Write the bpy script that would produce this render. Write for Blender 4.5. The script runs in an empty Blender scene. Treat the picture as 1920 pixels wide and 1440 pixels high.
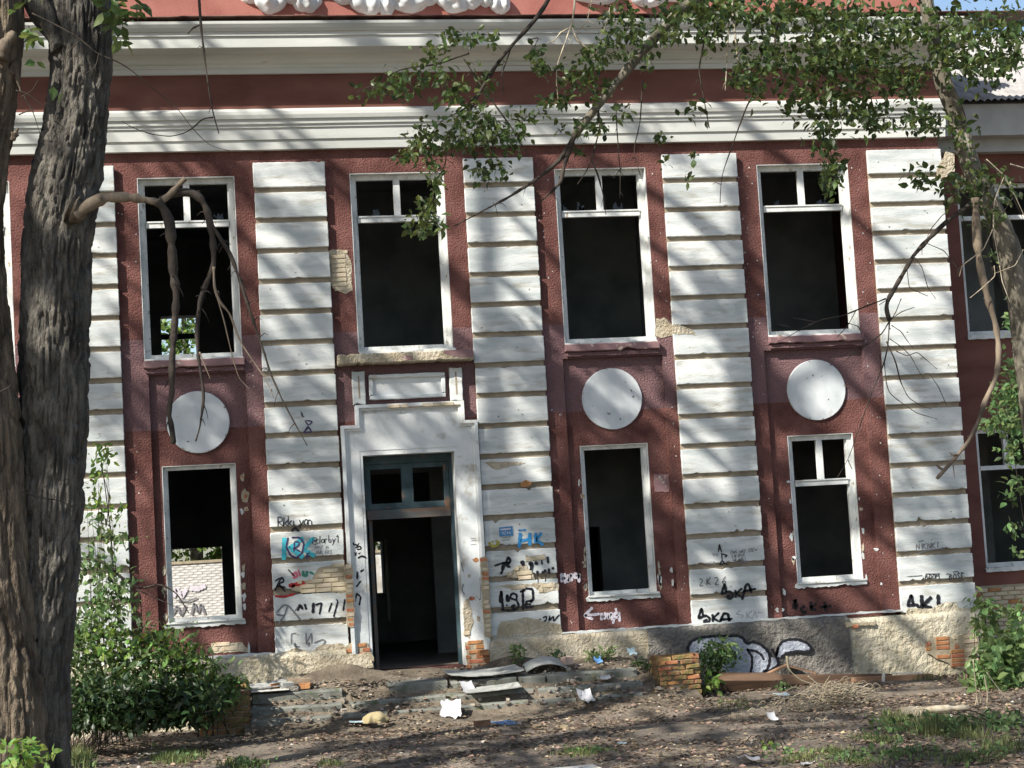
import bpy, math, random
import numpy as np
from mathutils import Vector, Matrix
random.seed(7); RNG = np.random.default_rng(7)
S = bpy.context.scene; C = S.collection
rad = math.radians

# ------------------------------------------------------------------ camera
YAW, PITCH, ROLL, FPX, DIST, EYE = 0.1811365, 0.0868602, -0.0583764, 3500.0, 31.8, 2.66
cy, sy, cp, sp, cr, sr = math.cos(YAW), math.sin(YAW), math.cos(PITCH), math.sin(PITCH), math.cos(ROLL), math.sin(ROLL)
FW = np.array([sy*cp, cy*cp, sp]); R0 = np.array([cy, -sy, 0.0]); U0 = np.cross(R0, FW)
RT = cr*R0 + sr*U0; UP = -sr*R0 + cr*U0; CAM = np.array([0.0, -DIST, EYE])
cd = bpy.data.cameras.new('camera'); cam = bpy.data.objects.new('camera', cd); C.objects.link(cam)
cam.matrix_world = Matrix(((RT[0], UP[0], -FW[0], CAM[0]), (RT[1], UP[1], -FW[1], CAM[1]), (RT[2], UP[2], -FW[2], CAM[2]), (0, 0, 0, 1)))
cd.sensor_width = 36.0; cd.lens = 36.0*FPX/1920.0; cd.clip_start = 0.5; cd.clip_end = 1500.0
S.camera = cam

# ------------------------------------------------------------------ world, sun, exposure
SUNDIR = np.array([1.4, 1.0, -1.4])/math.sqrt(1.4**2*2+1.0)          # direction the sunlight travels
w = bpy.data.worlds.new('World'); S.world = w; w.use_nodes = True
nt = w.node_tree; nt.nodes.clear()
sky = nt.nodes.new('ShaderNodeTexSky'); sky.sky_type = 'NISHITA'; sky.sun_disc = False
sky.sun_elevation = math.asin(-SUNDIR[2]); sky.sun_rotation = rad(234.5); sky.air_density = 1.0; sky.dust_density = 1.2; sky.ozone_density = 1.0
bg = nt.nodes.new('ShaderNodeBackground'); bg.inputs['Strength'].default_value = 0.102
wo = nt.nodes.new('ShaderNodeOutputWorld'); nt.links.new(sky.outputs[0], bg.inputs[0]); nt.links.new(bg.outputs[0], wo.inputs[0])
sl = bpy.data.lights.new('sun', 'SUN'); so = bpy.data.objects.new('sun', sl); C.objects.link(so)
sl.energy = 5.0; sl.angle = rad(0.55); sl.color = (1.0, 0.955, 0.88)
so.rotation_mode = 'QUATERNION'; so.rotation_quaternion = Vector(SUNDIR).to_track_quat('-Z', 'Y')
S.view_settings.view_transform = 'Standard'; S.view_settings.look = 'None'; S.view_settings.gamma = 1.0
S.view_settings.use_curve_mapping = False
S.view_settings.exposure = 0.80

# ------------------------------------------------------------------ measuring helpers: a pixel of the photo to a point at a real depth
def ray(px, py): return FW*FPX + RT*(px-960.0) - UP*(py-720.0)
def P(px, py, y=0.0):
    d = ray(px, py); return CAM + d*((y-CAM[1])/d[1])
def G(px, py, z=0.0):
    d = ray(px, py); return CAM + d*((z-CAM[2])/d[2])
def mpp(y): return (y+DIST)/FPX*1.02                         # metres in one photo pixel at depth y

# ------------------------------------------------------------------ numpy noise
_tab = RNG.random((64, 64, 64)).astype(np.float32)
def vnoise(p):
    p = np.asarray(p, float); i = np.floor(p).astype(int); f = p-i; f = f*f*(3-2*f)
    o = 0
    for dx in (0, 1):
        for dy in (0, 1):
            for dz in (0, 1):
                wgt = (f[..., 0] if dx else 1-f[..., 0])*(f[..., 1] if dy else 1-f[..., 1])*(f[..., 2] if dz else 1-f[..., 2])
                o = o + wgt*_tab[(i[..., 0]+dx) % 64, (i[..., 1]+dy) % 64, (i[..., 2]+dz) % 64]
    return o
def fbm(p, n=4):
    a, s, o = 0.5, 1.0, 0
    for k in range(n):
        o = o + a*vnoise(np.asarray(p)*s+k*7.3); a *= 0.5; s *= 2.03
    return o

# ------------------------------------------------------------------ mesh collector and objects
class MB:
    def __init__(s): s.v = []; s.f = []; s.n = 0
    def add(s, verts, faces):
        b = s.n; verts = [tuple(map(float, q)) for q in verts]
        s.v += verts; s.n += len(verts); s.f += [tuple(i+b for i in q) for q in faces]; return s
    def box(s, x0, x1, y0, y1, z0, z1):
        return s.add([(x0,y0,z0),(x1,y0,z0),(x1,y1,z0),(x0,y1,z0),(x0,y0,z1),(x1,y0,z1),(x1,y1,z1),(x0,y1,z1)],
                     [(0,1,5,4),(1,2,6,5),(2,3,7,6),(3,0,4,7),(4,5,6,7),(3,2,1,0)])
    def rbox(s, c, size, rot, jit=0.0, cham=0.0):             # a box turned about its centre, corners knocked about
        M = rot; out = []
        hx, hy, hz = [q/2 for q in size]
        for a in ((-1,-1,-1),(1,-1,-1),(1,1,-1),(-1,1,-1),(-1,-1,1),(1,-1,1),(1,1,1),(-1,1,1)):
            q = Vector((a[0]*hx*(1+random.uniform(-jit,jit)), a[1]*hy*(1+random.uniform(-jit,jit)), a[2]*hz*(1+random.uniform(-jit,jit))))
            out.append(tuple(M @ q + Vector(c)))
        return s.add(out, [(0,1,5,4),(1,2,6,5),(2,3,7,6),(3,0,4,7),(4,5,6,7),(3,2,1,0)])
    def tube(s, pts, rads, seg=8, disp=None, cap=True):
        pts = np.asarray(pts, float); n = len(pts); rads = np.broadcast_to(np.asarray(rads, float), (n,))
        t = np.gradient(pts, axis=0); t /= np.linalg.norm(t, axis=1)[:, None]+1e-9
        a = np.array([0, 0, 1.0]) if abs(t[0][2]) < 0.9 else np.array([1.0, 0, 0])
        N = np.cross(t[0], a); N /= np.linalg.norm(N); th = np.arange(seg)*2*math.pi/seg; V = []
        for k in range(n):
            N = N - t[k]*(N@t[k]); N /= np.linalg.norm(N); B = np.cross(t[k], N)
            rr = rads[k] if disp is None else rads[k]*(1+disp[k])
            V.append(pts[k]+np.outer(np.cos(th)*rr, N)+np.outer(np.sin(th)*rr, B))
        V = np.concatenate(V); F = []
        for k in range(n-1):
            for j in range(seg):
                j2 = (j+1) % seg; F.append((k*seg+j, k*seg+j2, (k+1)*seg+j2, (k+1)*seg+j))
        if cap: F += [tuple(range(seg))[::-1], tuple((n-1)*seg+j for j in range(seg))]
        return s.add(V, F)
    def prism(s, pts, y0, y1, bev=0.0):                       # outline in (x, z) seen from the front; y0 front, y1 back
        pts = [tuple(q) for q in pts]; n = len(pts)
        area = sum(pts[i][0]*pts[(i+1)%n][1]-pts[(i+1)%n][0]*pts[i][1] for i in range(n))
        if area < 0: pts = pts[::-1]
        V = []; F = []
        if bev > 0:
            c = np.mean(pts, axis=0); q = np.array(pts)
            nx = np.roll(q,-1,0)-q; pv = q-np.roll(q,1,0)
            nm = np.stack([-(nx+pv)[:,1], (nx+pv)[:,0]],1); nm /= np.linalg.norm(nm,axis=1)[:,None]+1e-9
            ins = q+nm*bev
            V += [(a[0], y0, a[1]) for a in ins]; V += [(a[0], y0+bev, a[1]) for a in pts]; V += [(a[0], y1, a[1]) for a in pts]
            for k in range(2):
                for i in range(n): j=(i+1)%n; F.append((k*n+i,(k+1)*n+i,(k+1)*n+j,k*n+j))
        else:
            V += [(a[0], y0, a[1]) for a in pts]+[(a[0], y1, a[1]) for a in pts]
            for i in range(n): j=(i+1)%n; F.append((i,n+i,n+j,j))
        F.append(tuple(range(n)))
        return s.add(V, F)
    def extr(s, prof, x0, x1, nseg=1):                         # profile of (y, z) points run along x
        n = len(prof); V = []; F = []
        xs = np.linspace(x0, x1, nseg+1)
        for x in xs: V += [(x, a, b) for a, b in prof]
        for k in range(nseg):
            for i in range(n-1): F.append((k*n+i, k*n+i+1, (k+1)*n+i+1, (k+1)*n+i))
        F += [tuple(range(n))[::-1], tuple(nseg*n+i for i in range(n))]
        return s.add(V, F)
    def build(s, name, mat, parent=None, smooth=False, kind=None, label=None):
        off = np.zeros(3); q = parent
        while q is not None: off += np.array(q.location); q = q.parent
        me = bpy.data.meshes.new(name)
        v = np.array(s.v, float)-off
        me.from_pydata(v.tolist(), [], s.f)
        for m in (mat if isinstance(mat, (list, tuple)) else [mat]): me.materials.append(m)
        if smooth: me.polygons.foreach_set('use_smooth', [True]*len(me.polygons))
        me.update()
        o = bpy.data.objects.new(name, me); C.objects.link(o)
        if parent is not None: o.parent = parent
        if kind: o['kind'] = kind
        if label: o['label'] = label
        return o
def tag(o, label, cat, group=None):
    o['label'] = label; o['category'] = cat
    if group: o['group'] = group
    return o
def thing(name, label, cat, loc, group=None):
    o = bpy.data.objects.new(name, None); C.objects.link(o); o.location = tuple(map(float, loc)); o.empty_display_size = 0.2
    return tag(o, label, cat, group)
def solo(name, mb, mat, label, cat, group=None, smooth=False):
    """a thing that is one mesh, its origin at its base"""
    v = np.array(mb.v); base = np.array([v[:,0].mean(), v[:,1].mean(), v[:,2].min()])
    mb.v = (v-base).tolist(); o = mb.build(name, mat, None, smooth); o.location = base.tolist()
    return tag(o, label, cat, group)

# ------------------------------------------------------------------ materials
def hexc(r, g, b): return tuple(((c/255)/12.92 if c/255 <= 0.04045 else ((c/255+0.055)/1.055)**2.4) for c in (r, g, b))
def mat(name, c1, c2=None, scale=3.0, rough=0.85, bump=0.0, bscale=30.0, detail=6.0, c3=None, s3=18.0, t3=(0.62, 0.7), island=0.0, stretch=(1,1,1), transl=0.0, bdist=0.02, metal=0.0, spec=0.3, ramp=(0.35,0.65), vor=False):
    m = bpy.data.materials.new(name); m.use_nodes = True; t = m.node_tree; N = t.nodes; L = t.links
    b = N['Principled BSDF']; b.inputs['Roughness'].default_value = rough; b.inputs['Metallic'].default_value = metal
    b.inputs['Specular IOR Level'].default_value = spec
    geo = N.new('ShaderNodeNewGeometry'); mp = N.new('ShaderNodeMapping'); mp.inputs['Scale'].default_value = stretch
    tc = N.new('ShaderNodeTexCoord'); L.new(tc.outputs['Object'], mp.inputs[0])
    n1 = N.new('ShaderNodeTexNoise'); n1.inputs['Scale'].default_value = scale; n1.inputs['Detail'].default_value = detail; L.new(mp.outputs[0], n1.inputs['Vector'])
    cr_ = N.new('ShaderNodeValToRGB'); cr_.color_ramp.elements[0].position, cr_.color_ramp.elements[1].position = ramp
    cr_.color_ramp.elements[0].color = (*c1, 1); cr_.color_ramp.elements[1].color = (*(c2 or c1), 1); L.new(n1.outputs[0], cr_.inputs[0])
    col = cr_.outputs[0]
    if c3:
        n3 = N.new('ShaderNodeTexNoise'); n3.inputs['Scale'].default_value = s3; n3.inputs['Detail'].default_value = 5; n3.inputs['Roughness'].default_value = 0.65
        L.new(mp.outputs[0], n3.inputs['Vector'])
        r3 = N.new('ShaderNodeMapRange'); r3.inputs[1].default_value, r3.inputs[2].default_value = t3; L.new(n3.outputs[0], r3.inputs[0])
        mx = N.new('ShaderNodeMix'); mx.data_type = 'RGBA'; L.new(r3.outputs[0], mx.inputs[0]); L.new(col, mx.inputs[6]); mx.inputs[7].default_value = (*c3, 1); col = mx.outputs[2]
    if island > 0:
        mr = N.new('ShaderNodeMapRange'); mr.inputs[3].default_value = 1-island; mr.inputs[4].default_value = 1+island; L.new(geo.outputs['Random Per Island'], mr.inputs[0])
        hs = N.new('ShaderNodeHueSaturation'); L.new(col, hs.inputs['Color']); L.new(mr.outputs[0], hs.inputs['Value'])
        oi = N.new('ShaderNodeObjectInfo'); m4 = N.new('ShaderNodeMapRange'); m4.inputs[3].default_value = 0.5-island*0.06; m4.inputs[4].default_value = 0.5+island*0.05
        ad = N.new('ShaderNodeMath'); ad.operation = 'FRACT'; a2 = N.new('ShaderNodeMath'); a2.operation = 'MULTIPLY_ADD'; a2.inputs[1].default_value = 7.31; L.new(geo.outputs['Random Per Island'], a2.inputs[0]); L.new(oi.outputs['Random'], a2.inputs[2]); L.new(a2.outputs[0], ad.inputs[0]); L.new(ad.outputs[0], m4.inputs[0]); L.new(m4.outputs[0], hs.inputs['Hue'])
        m5 = N.new('ShaderNodeMapRange'); m5.inputs[3].default_value = 1-island*0.5; m5.inputs[4].default_value = 1+island*0.5; L.new(oi.outputs['Random'], m5.inputs[0])
        mm = N.new('ShaderNodeMath'); mm.operation = 'MULTIPLY'; L.new(mr.outputs[0], mm.inputs[0]); L.new(m5.outputs[0], mm.inputs[1]); L.new(mm.outputs[0], hs.inputs['Value'])
        col = hs.outputs[0]
    L.new(col, b.inputs['Base Color'])
    if bump > 0:
        n2 = N.new('ShaderNodeTexVoronoi' if vor else 'ShaderNodeTexNoise'); n2.inputs['Scale'].default_value = bscale
        if not vor: n2.inputs['Detail'].default_value = 5; n2.inputs['Roughness'].default_value = 0.6
        L.new(mp.outputs[0], n2.inputs['Vector'])
        bp = N.new('ShaderNodeBump'); bp.inputs['Strength'].default_value = bump; bp.inputs['Distance'].default_value = bdist; L.new(n2.outputs[0], bp.inputs['Height']); L.new(bp.outputs[0], b.inputs['Normal'])
    if transl > 0:
        tr = N.new('ShaderNodeBsdfTranslucent'); ms = N.new('ShaderNodeMixShader'); ms.inputs[0].default_value = transl
        hs2 = N.new('ShaderNodeHueSaturation'); hs2.inputs['Value'].default_value = 1.6; hs2.inputs['Hue'].default_value = 0.48; L.new(col, hs2.inputs['Color']); L.new(hs2.outputs[0], tr.inputs[0])
        L.new(b.outputs[0], ms.inputs[1]); L.new(tr.outputs[0], ms.inputs[2]); L.new(ms.outputs[0], N['Material Output'].inputs[0])
    m['col'] = 1
    return m, col, b, mp
def M_(*a, **k): return mat(*a, **k)[0]

white = M_('white_paint', (0.44,0.475,0.465), (0.67,0.68,0.65), 2.6, 0.85, 0.4, 34, c3=(0.33,0.305,0.245), s3=3.6, t3=(0.53,0.76), stretch=(0.45,1,2.2))
whiteclean = M_('white_medallion_paint', (0.50,0.535,0.54), (0.64,0.66,0.655), 2.0, 0.8, 0.2, 50, c3=(0.36,0.34,0.30), s3=5, t3=(0.62,0.80), stretch=(1.6,1,0.7))
cream = M_('cornice_paint', (0.45,0.46,0.425), (0.60,0.60,0.555), 1.2, 0.8, 0.15, 40, c3=(0.38,0.33,0.26), s3=4, t3=(0.66,0.8), stretch=(0.4,1,2.5))
groove = M_('groove_plaster', (0.23,0.185,0.13), (0.34,0.285,0.21), 4, 0.9, 0.4, 40)
surr = M_('door_surround_paint', (0.52,0.55,0.55), (0.68,0.69,0.66), 1.8, 0.8, 0.3, 30, c3=(0.36,0.32,0.25), s3=3.5, t3=(0.56,0.74))
# roughcast red with two paint bands
red, rcol, rb, rmp = mat('maroon_roughcast', (0.120,0.051,0.044), (0.260,0.122,0.104), 1.9, 0.9, 0.9, 32, c3=(0.55,0.47,0.42), s3=24, t3=(0.72,0.75), bdist=0.10, spec=0.08, ramp=(0.32,0.68))
def band(m, col, b):
    N = m.node_tree.nodes; L = m.node_tree.links
    tc = N.new('ShaderNodeTexCoord'); sx = N.new('ShaderNodeSeparateXYZ'); L.new(tc.outputs['Object'], sx.inputs[0])
    n = N.new('ShaderNodeTexNoise'); n.inputs['Scale'].default_value = 1.1; L.new(tc.outputs['Object'], n.inputs[0])
    def step(v, lo, inv, amp):
        a = N.new('ShaderNodeMath'); a.operation = 'MULTIPLY_ADD'; a.inputs[1].default_value = amp; L.new(n.outputs[0], a.inputs[0]); L.new(v, a.inputs[2])
        g = N.new('ShaderNodeMath'); g.operation = 'LESS_THAN' if inv else 'GREATER_THAN'; g.inputs[1].default_value = lo; L.new(a.outputs[0], g.inputs[0]); return g.outputs[0]
    mu = N.new('ShaderNodeMath'); mu.operation = 'MULTIPLY'; L.new(step(sx.outputs[2], 4.98, False, 0.06), mu.inputs[0]); L.new(step(sx.outputs[2], 6.52, True, 0.06), mu.inputs[1])
    mx = N.new('ShaderNodeMix'); mx.data_type = 'RGBA'; L.new(mu.outputs[0], mx.inputs[0]); L.new(col, mx.inputs[6]); mx.inputs[7].default_value = (0.225,0.133,0.136,1)
    L.new(mx.outputs[2], b.inputs['Base Color'])
band(red, rcol, rb)
redflat = M_('maroon_smooth_paint', (0.120,0.048,0.037), (0.175,0.076,0.059), 2.5, 0.9, 0.25, 30, stretch=(0.4,1,1))
parap = M_('parapet_pink_paint', (0.26,0.09,0.07), (0.35,0.14,0.11), 1.5, 0.8, 0.3, 30)
mauve = M_('mauve_paint', (0.20,0.115,0.118), (0.27,0.165,0.16), 3, 0.8, 0.4, 30, c3=(0.5,0.43,0.34), s3=6, t3=(0.6,0.66))
ochre = M_('bare_plaster', (0.38,0.32,0.22), (0.54,0.475,0.36), 4, 0.95, 0.7, 18, c3=(0.26,0.19,0.11), s3=7, t3=(0.6,0.75), bdist=0.12)
plinthm = M_('plinth_grey_render', (0.20,0.185,0.165), (0.34,0.315,0.275), 3, 0.95, 1.0, 14, c3=(0.40,0.36,0.28), s3=3, t3=(0.6,0.72), bdist=0.28)
plinthc = M_('plinth_cream_plaster', (0.42,0.37,0.26), (0.56,0.51,0.39), 2.2, 0.95, 0.7, 8, c3=(0.25,0.19,0.12), s3=5, t3=(0.60,0.70), bdist=0.2)
brick_o = M_('brick_orange', (0.30,0.115,0.05), (0.42,0.19,0.09), 8, 0.95, 0.6, 40, c3=(0.45,0.37,0.26), s3=16, t3=(0.6,0.7), island=0.3)
brick_c = M_('brick_cream', (0.42,0.34,0.22), (0.54,0.46,0.33), 6, 0.95, 0.5, 40, c3=(0.34,0.16,0.08), s3=9, t3=(0.66,0.72), island=0.22)
brick_y = M_('brick_whitewashed', (0.36,0.33,0.28), (0.58,0.56,0.52), 2.0, 0.95, 0.4, 30, c3=(0.68,0.68,0.66), s3=1.3, t3=(0.52,0.6), island=0.15)
brick_m = M_('brick_mossy', (0.20,0.100,0.045), (0.34,0.20,0.10), 7, 0.95, 0.9, 30, c3=(0.13,0.115,0.04), s3=5, t3=(0.50,0.62), island=0.45)
mortar = M_('mortar', (0.30,0.25,0.17), (0.40,0.34,0.24), 8, 0.95, 0.7, 40)
wframe = M_('window_paint', (0.50,0.52,0.50), (0.72,0.72,0.68), 5, 0.7, 0.3, 40, c3=(0.30,0.25,0.18), s3=11, t3=(0.60,0.68), stretch=(1,1,0.6))
dframe = M_('door_teal_paint', (0.020,0.040,0.048), (0.055,0.09,0.10), 3, 0.6, 0.2, 30, c3=(0.17,0.10,0.06), s3=4, t3=(0.6,0.68))
rust = M_('door_beam_rust', (0.065,0.085,0.088), (0.14,0.085,0.058), 3, 0.7, 0.2, 30, stretch=(0.5,1,2))
interior = M_('interior_plaster', (0.17,0.19,0.19), (0.30,0.32,0.315), 1.2, 0.9, 0.2, 20)
floorm = M_('floor_dirt', (0.14,0.12,0.10), (0.22,0.20,0.17), 2, 0.95, 0.5, 15)
concrete = M_('step_concrete', (0.115,0.118,0.10), (0.235,0.235,0.205), 3, 0.92, 0.5, 25, c3=(0.085,0.10,0.05), s3=4, t3=(0.56,0.68))
dirtm = M_('porch_dirt', (0.085,0.066,0.047), (0.20,0.165,0.12), 2.5, 0.97, 0.9, 20, bdist=0.04, c3=(0.34,0.30,0.24), s3=12, t3=(0.62,0.72))
slate = M_('roof_slate', (0.26,0.245,0.235), (0.36,0.345,0.33), 3, 0.9, 0.2, 20)
eave = M_('eave_grey', (0.30,0.30,0.28), (0.38,0.38,0.36), 2, 0.85)
metal_edge = M_('rusty_flashing', (0.10,0.045,0.035), (0.22,0.13,0.10), 5, 0.6, 0.1, 20)
glass = bpy.data.materials.new('broken_glass'); glass.use_nodes = True
gb = glass.node_tree.nodes['Principled BSDF']; gb.inputs['Transmission Weight'].default_value = 1.0; gb.inputs['Roughness'].default_value = 0.15; gb.inputs['Base Color'].default_value = (0.8,0.87,0.87,1)
bark = M_('bark_grey', (0.060,0.055,0.047), (0.215,0.195,0.162), 9, 0.95, 1.0, 30, stretch=(1,1,0.3), bdist=0.12, c3=(0.27,0.225,0.16), s3=5, t3=(0.6,0.72))
barkb = M_('bark_brown', (0.09,0.070,0.050), (0.26,0.205,0.145), 8, 0.95, 1.0, 30, stretch=(1,1,0.3), bdist=0.12, c3=(0.30,0.24,0.16), s3=5, t3=(0.58,0.72))
barkr = M_('bark_pale', (0.085,0.075,0.056), (0.21,0.185,0.14), 8, 0.95, 0.6, 30, stretch=(1,1,0.3), bdist=0.03, c3=(0.36,0.33,0.27), s3=5, t3=(0.58,0.7))
deadw = M_('dead_wood', (0.085,0.064,0.046), (0.24,0.19,0.135), 5, 0.85, 0.4, 40, stretch=(1,1,0.35), c3=(0.05,0.04,0.03), s3=6, t3=(0.58,0.68))
darkw = M_('dark_twig', (0.024,0.019,0.016), (0.065,0.052,0.040), 8, 0.9, 0.4, 40)
palew = M_('pale_twig', (0.30,0.25,0.17), (0.48,0.42,0.32), 8, 0.9, 0.3, 40)
leaf = M_('leaf_green', (0.050,0.084,0.020), (0.096,0.140,0.036), 3, 0.45, 0, transl=0.42, island=0.6, spec=0.5)
leafd = M_('leaf_dark', (0.030,0.060,0.020), (0.055,0.10,0.03), 3, 0.45, 0, transl=0.3, island=0.6, spec=0.5)
leafs = M_('leaf_shrub', (0.075,0.135,0.045), (0.145,0.225,0.08), 3, 0.5, 0, transl=0.35, island=0.6, spec=0.4)
leafy = M_('leaf_bright', (0.10,0.19,0.035), (0.17,0.27,0.06), 3, 0.5, 0, transl=0.4, island=0.6, spec=0.4)
grassm = M_('grass_blade', (0.065,0.10,0.03), (0.16,0.175,0.07), 2, 0.6, 0, transl=0.3, island=0.45)
strawm = M_('dry_straw', (0.20,0.165,0.11), (0.36,0.31,0.225), 4, 0.9, 0, island=0.35)
litterm = M_('leaf_litter', (0.11,0.078,0.052), (0.28,0.21,0.145), 3, 0.9, 0, island=0.65)
littergrey = M_('litter_pale', (0.34,0.31,0.26), (0.52,0.49,0.43), 5, 0.9, 0, island=0.4)
ground_m = M_('ground_dirt', (0.095,0.080,0.064), (0.23,0.19,0.148), 1.3, 0.97, 1.0, 16, bdist=0.05, c3=(0.23,0.19,0.14), s3=2.3, t3=(0.55,0.7), detail=10)
boardw = M_('board_white', (0.56,0.54,0.49), (0.68,0.66,0.60), 3, 0.8, 0.2, 30, c3=(0.33,0.29,0.22), s3=5, t3=(0.58,0.68))
boardg = M_('board_grey', (0.27,0.28,0.26), (0.40,0.40,0.37), 4, 0.9, 0.3, 30, c3=(0.15,0.14,0.11), s3=5, t3=(0.6,0.7))
timber = M_('timber_brown', (0.085,0.050,0.032), (0.17,0.105,0.065), 5, 0.85, 0.4, 30, stretch=(0.2,1,1.5))
timbero = M_('timber_orange', (0.26,0.14,0.075), (0.38,0.24,0.145), 5, 0.85, 0.3, 30, stretch=(0.2,1,1.5))
burnt = M_('timber_burnt', (0.025,0.022,0.02), (0.06,0.05,0.045), 5, 0.9, 0.5, 30)
plastic_w = M_('white_plastic', (0.36,0.36,0.37), (0.50,0.50,0.50), 5, 0.4, 0.2, 20)
plastic_b = M_('blue_plastic', (0.06,0.17,0.38), (0.16,0.32,0.55), 5, 0.4, 0.2, 20)
plastic_n = M_('navy_cloth', (0.012,0.016,0.075), (0.03,0.035,0.13), 5, 0.8, 0.3, 20)
plastic_c = M_('pale_cyan_plastic', (0.36,0.50,0.54), (0.52,0.62,0.64), 5, 0.45, 0.2, 20)
foam = M_('ochre_foam', (0.30,0.245,0.13), (0.40,0.33,0.19), 4, 0.95, 0.4, 40)
def paint(n, c, rough=0.6): return M_(n, c, tuple(min(1, q*1.25) for q in c), 12, rough)
k_black = paint('spray_black', (0.012,0.012,0.016)); k_grey = paint('marker_grey', (0.16,0.16,0.17)); k_faint = paint('marker_faint', (0.33,0.33,0.33))
k_cyan = paint('spray_cyan', (0.05,0.36,0.42)); k_blue = paint('spray_blue', (0.03,0.20,0.42)); k_red = paint('spray_red', (0.30,0.02,0.02)); k_pink = paint('spray_pink', (0.42,0.10,0.14))
k_white = paint('spray_white', (0.52,0.48,0.52)); k_green = paint('spray_green', (0.05,0.20,0.13)); k_silver = M_('spray_silver', (0.27,0.29,0.34), (0.42,0.45,0.50), 6, 0.6, 0.9, 18, bdist=0.05); k_purple = paint('marker_purple', (0.05,0.035,0.10)); k_yellow = paint('spray_olive', (0.30,0.27,0.06)); k_dk = paint('spray_sooty', (0.016,0.011,0.011))

# ================================================================== THE GROUND
def gh(x, y):
    """height of the soil"""
    x = np.asarray(x, float); y = np.asarray(y, float)
    q = np.stack([x*0.45, y*0.45, x*0], -1); q2 = np.stack([x*2.1, y*2.1, x*0+3], -1)
    near = np.clip(1-np.abs(y+9)/30, 0, 1)
    h = (fbm(q, 3)-0.45)*0.16*near+(fbm(q2, 3)-0.45)*0.06*near
    return h - 0.03
gx = np.unique(np.concatenate([np.linspace(-400,-22,20), np.linspace(-22,26,330), np.linspace(26,400,20)]))
gy = np.unique(np.concatenate([np.linspace(-400,-32,18), np.linspace(-32,1.0,260), np.linspace(1.0,40,30), np.linspace(40,400,20)]))
XX, YY = np.meshgrid(gx, gy); ZZ = gh(XX, YY)
mb = MB(); nx = len(gx); ny = len(gy)
idx = np.arange(nx*ny).reshape(ny, nx)
mb.add(np.stack([XX, YY, ZZ], -1).reshape(-1, 3), np.stack([idx[:-1,:-1], idx[:-1,1:], idx[1:,1:], idx[1:,:-1]], -1).reshape(-1, 4))
mb.build('ground', ground_m, None, True, 'structure')

# ================================================================== THE BUILDING
bd = thing('abandoned_building', 'derelict two storey maroon building with white banded pilasters and empty windows', 'building', (0,0,0))
def holed(x0, x1, z0, z1, holes, y0, y1, back=True, sides=True, mb=None):
    """a slab in the x-z plane from y0 (front) to y1 with rectangular holes"""
    mb = mb or MB()
    xs = sorted({x0, x1}|{h[0] for h in holes}|{h[1] for h in holes}); xs = [x for x in xs if x0 <= x <= x1]
    zs = sorted({z0, z1}|{h[2] for h in holes}|{h[3] for h in holes}); zs = [z for z in zs if z0 <= z <= z1]
    def solid(i, j):
        if i < 0 or j < 0 or i >= len(xs)-1 or j >= len(zs)-1: return False
        cx, cz = (xs[i]+xs[i+1])/2, (zs[j]+zs[j+1])/2
        return not any(h[0] < cx < h[1] and h[2] < cz < h[3] for h in holes)
    for i in range(len(xs)-1):
        for j in range(len(zs)-1):
            if not solid(i, j): continue
            a, b, c, d = xs[i], xs[i+1], zs[j], zs[j+1]
            mb.add([(a,y0,c),(b,y0,c),(b,y0,d),(a,y0,d)], [(0,1,2,3)])
            if back: mb.add([(a,y1,c),(a,y1,d),(b,y1,d),(b,y1,c)], [(0,1,2,3)])
            if sides:
                if not solid(i-1, j): mb.add([(a,y0,c),(a,y0,d),(a,y1,d),(a,y1,c)], [(0,1,2,3)])
                if not solid(i+1, j): mb.add([(b,y0,c),(b,y1,c),(b,y1,d),(b,y0,d)], [(0,1,2,3)])
                if not solid(i, j-1): mb.add([(a,y0,c),(a,y1,c),(b,y1,c),(b,y0,c)], [(0,1,2,3)])
                if not solid(i, j+1): mb.add([(a,y0,d),(b,y0,d),(b,y1,d),(a,y1,d)], [(0,1,2,3)])
    return mb
PIL = [(-2.06,-0.80),(1.53,2.76),(5.17,6.41),(8.75,10.13),(12.60,14.02)]
UPW = [(-4.18,-2.53),(-0.43,1.21),(3.18,4.83),(6.80,8.46),(10.52,12.25)]
LOW = [(-4.0,-2.8),(-0.217,1.015),None,(6.975,8.20),(10.77,12.0)]
REC = [(-4.3,-2.45),(-0.37,1.25),None,(6.75,8.55),(10.42,12.27)]
ZU0, ZU1, ZL0, ZL1 = 6.13, 9.25, 1.72, 4.345
DOOR = (3.10, 4.78, 0.70, 4.43)
XL, XR = -9.0, 14.02
up_h = [(a, b, ZU0, ZU1) for a, b in UPW]; lo_h = [(q[0], q[1], ZL0, ZL1) for q in LOW if q]; rec_h = [(q[0], q[1], 1.10, 5.88) for q in REC if q]
holed(XL, XR, 1.10, 9.70, up_h+rec_h+[DOOR], 0.0, 0.09, back=False).build('wall', red, bd)
holed(XL, XR, 0.0, 13.3, up_h+lo_h+[DOOR], 0.0902, 0.55).build('wall', red, bd)
# reveals painted white inside the window holes
for (a, b, c, d) in up_h+lo_h:
    m = MB(); y0, y1 = 0.004 if d > 5 else 0.094, 0.22; t = 0.014
    m.box(a, a+t, y0, y1, c, d); m.box(b-t, b, y0, y1, c, d); m.box(a+t, b-t, y0, y1, d-t, d); m.box(a+t, b-t, y0, y1, c, c+t)
    m.build('window_reveal', wframe, bd)
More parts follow.
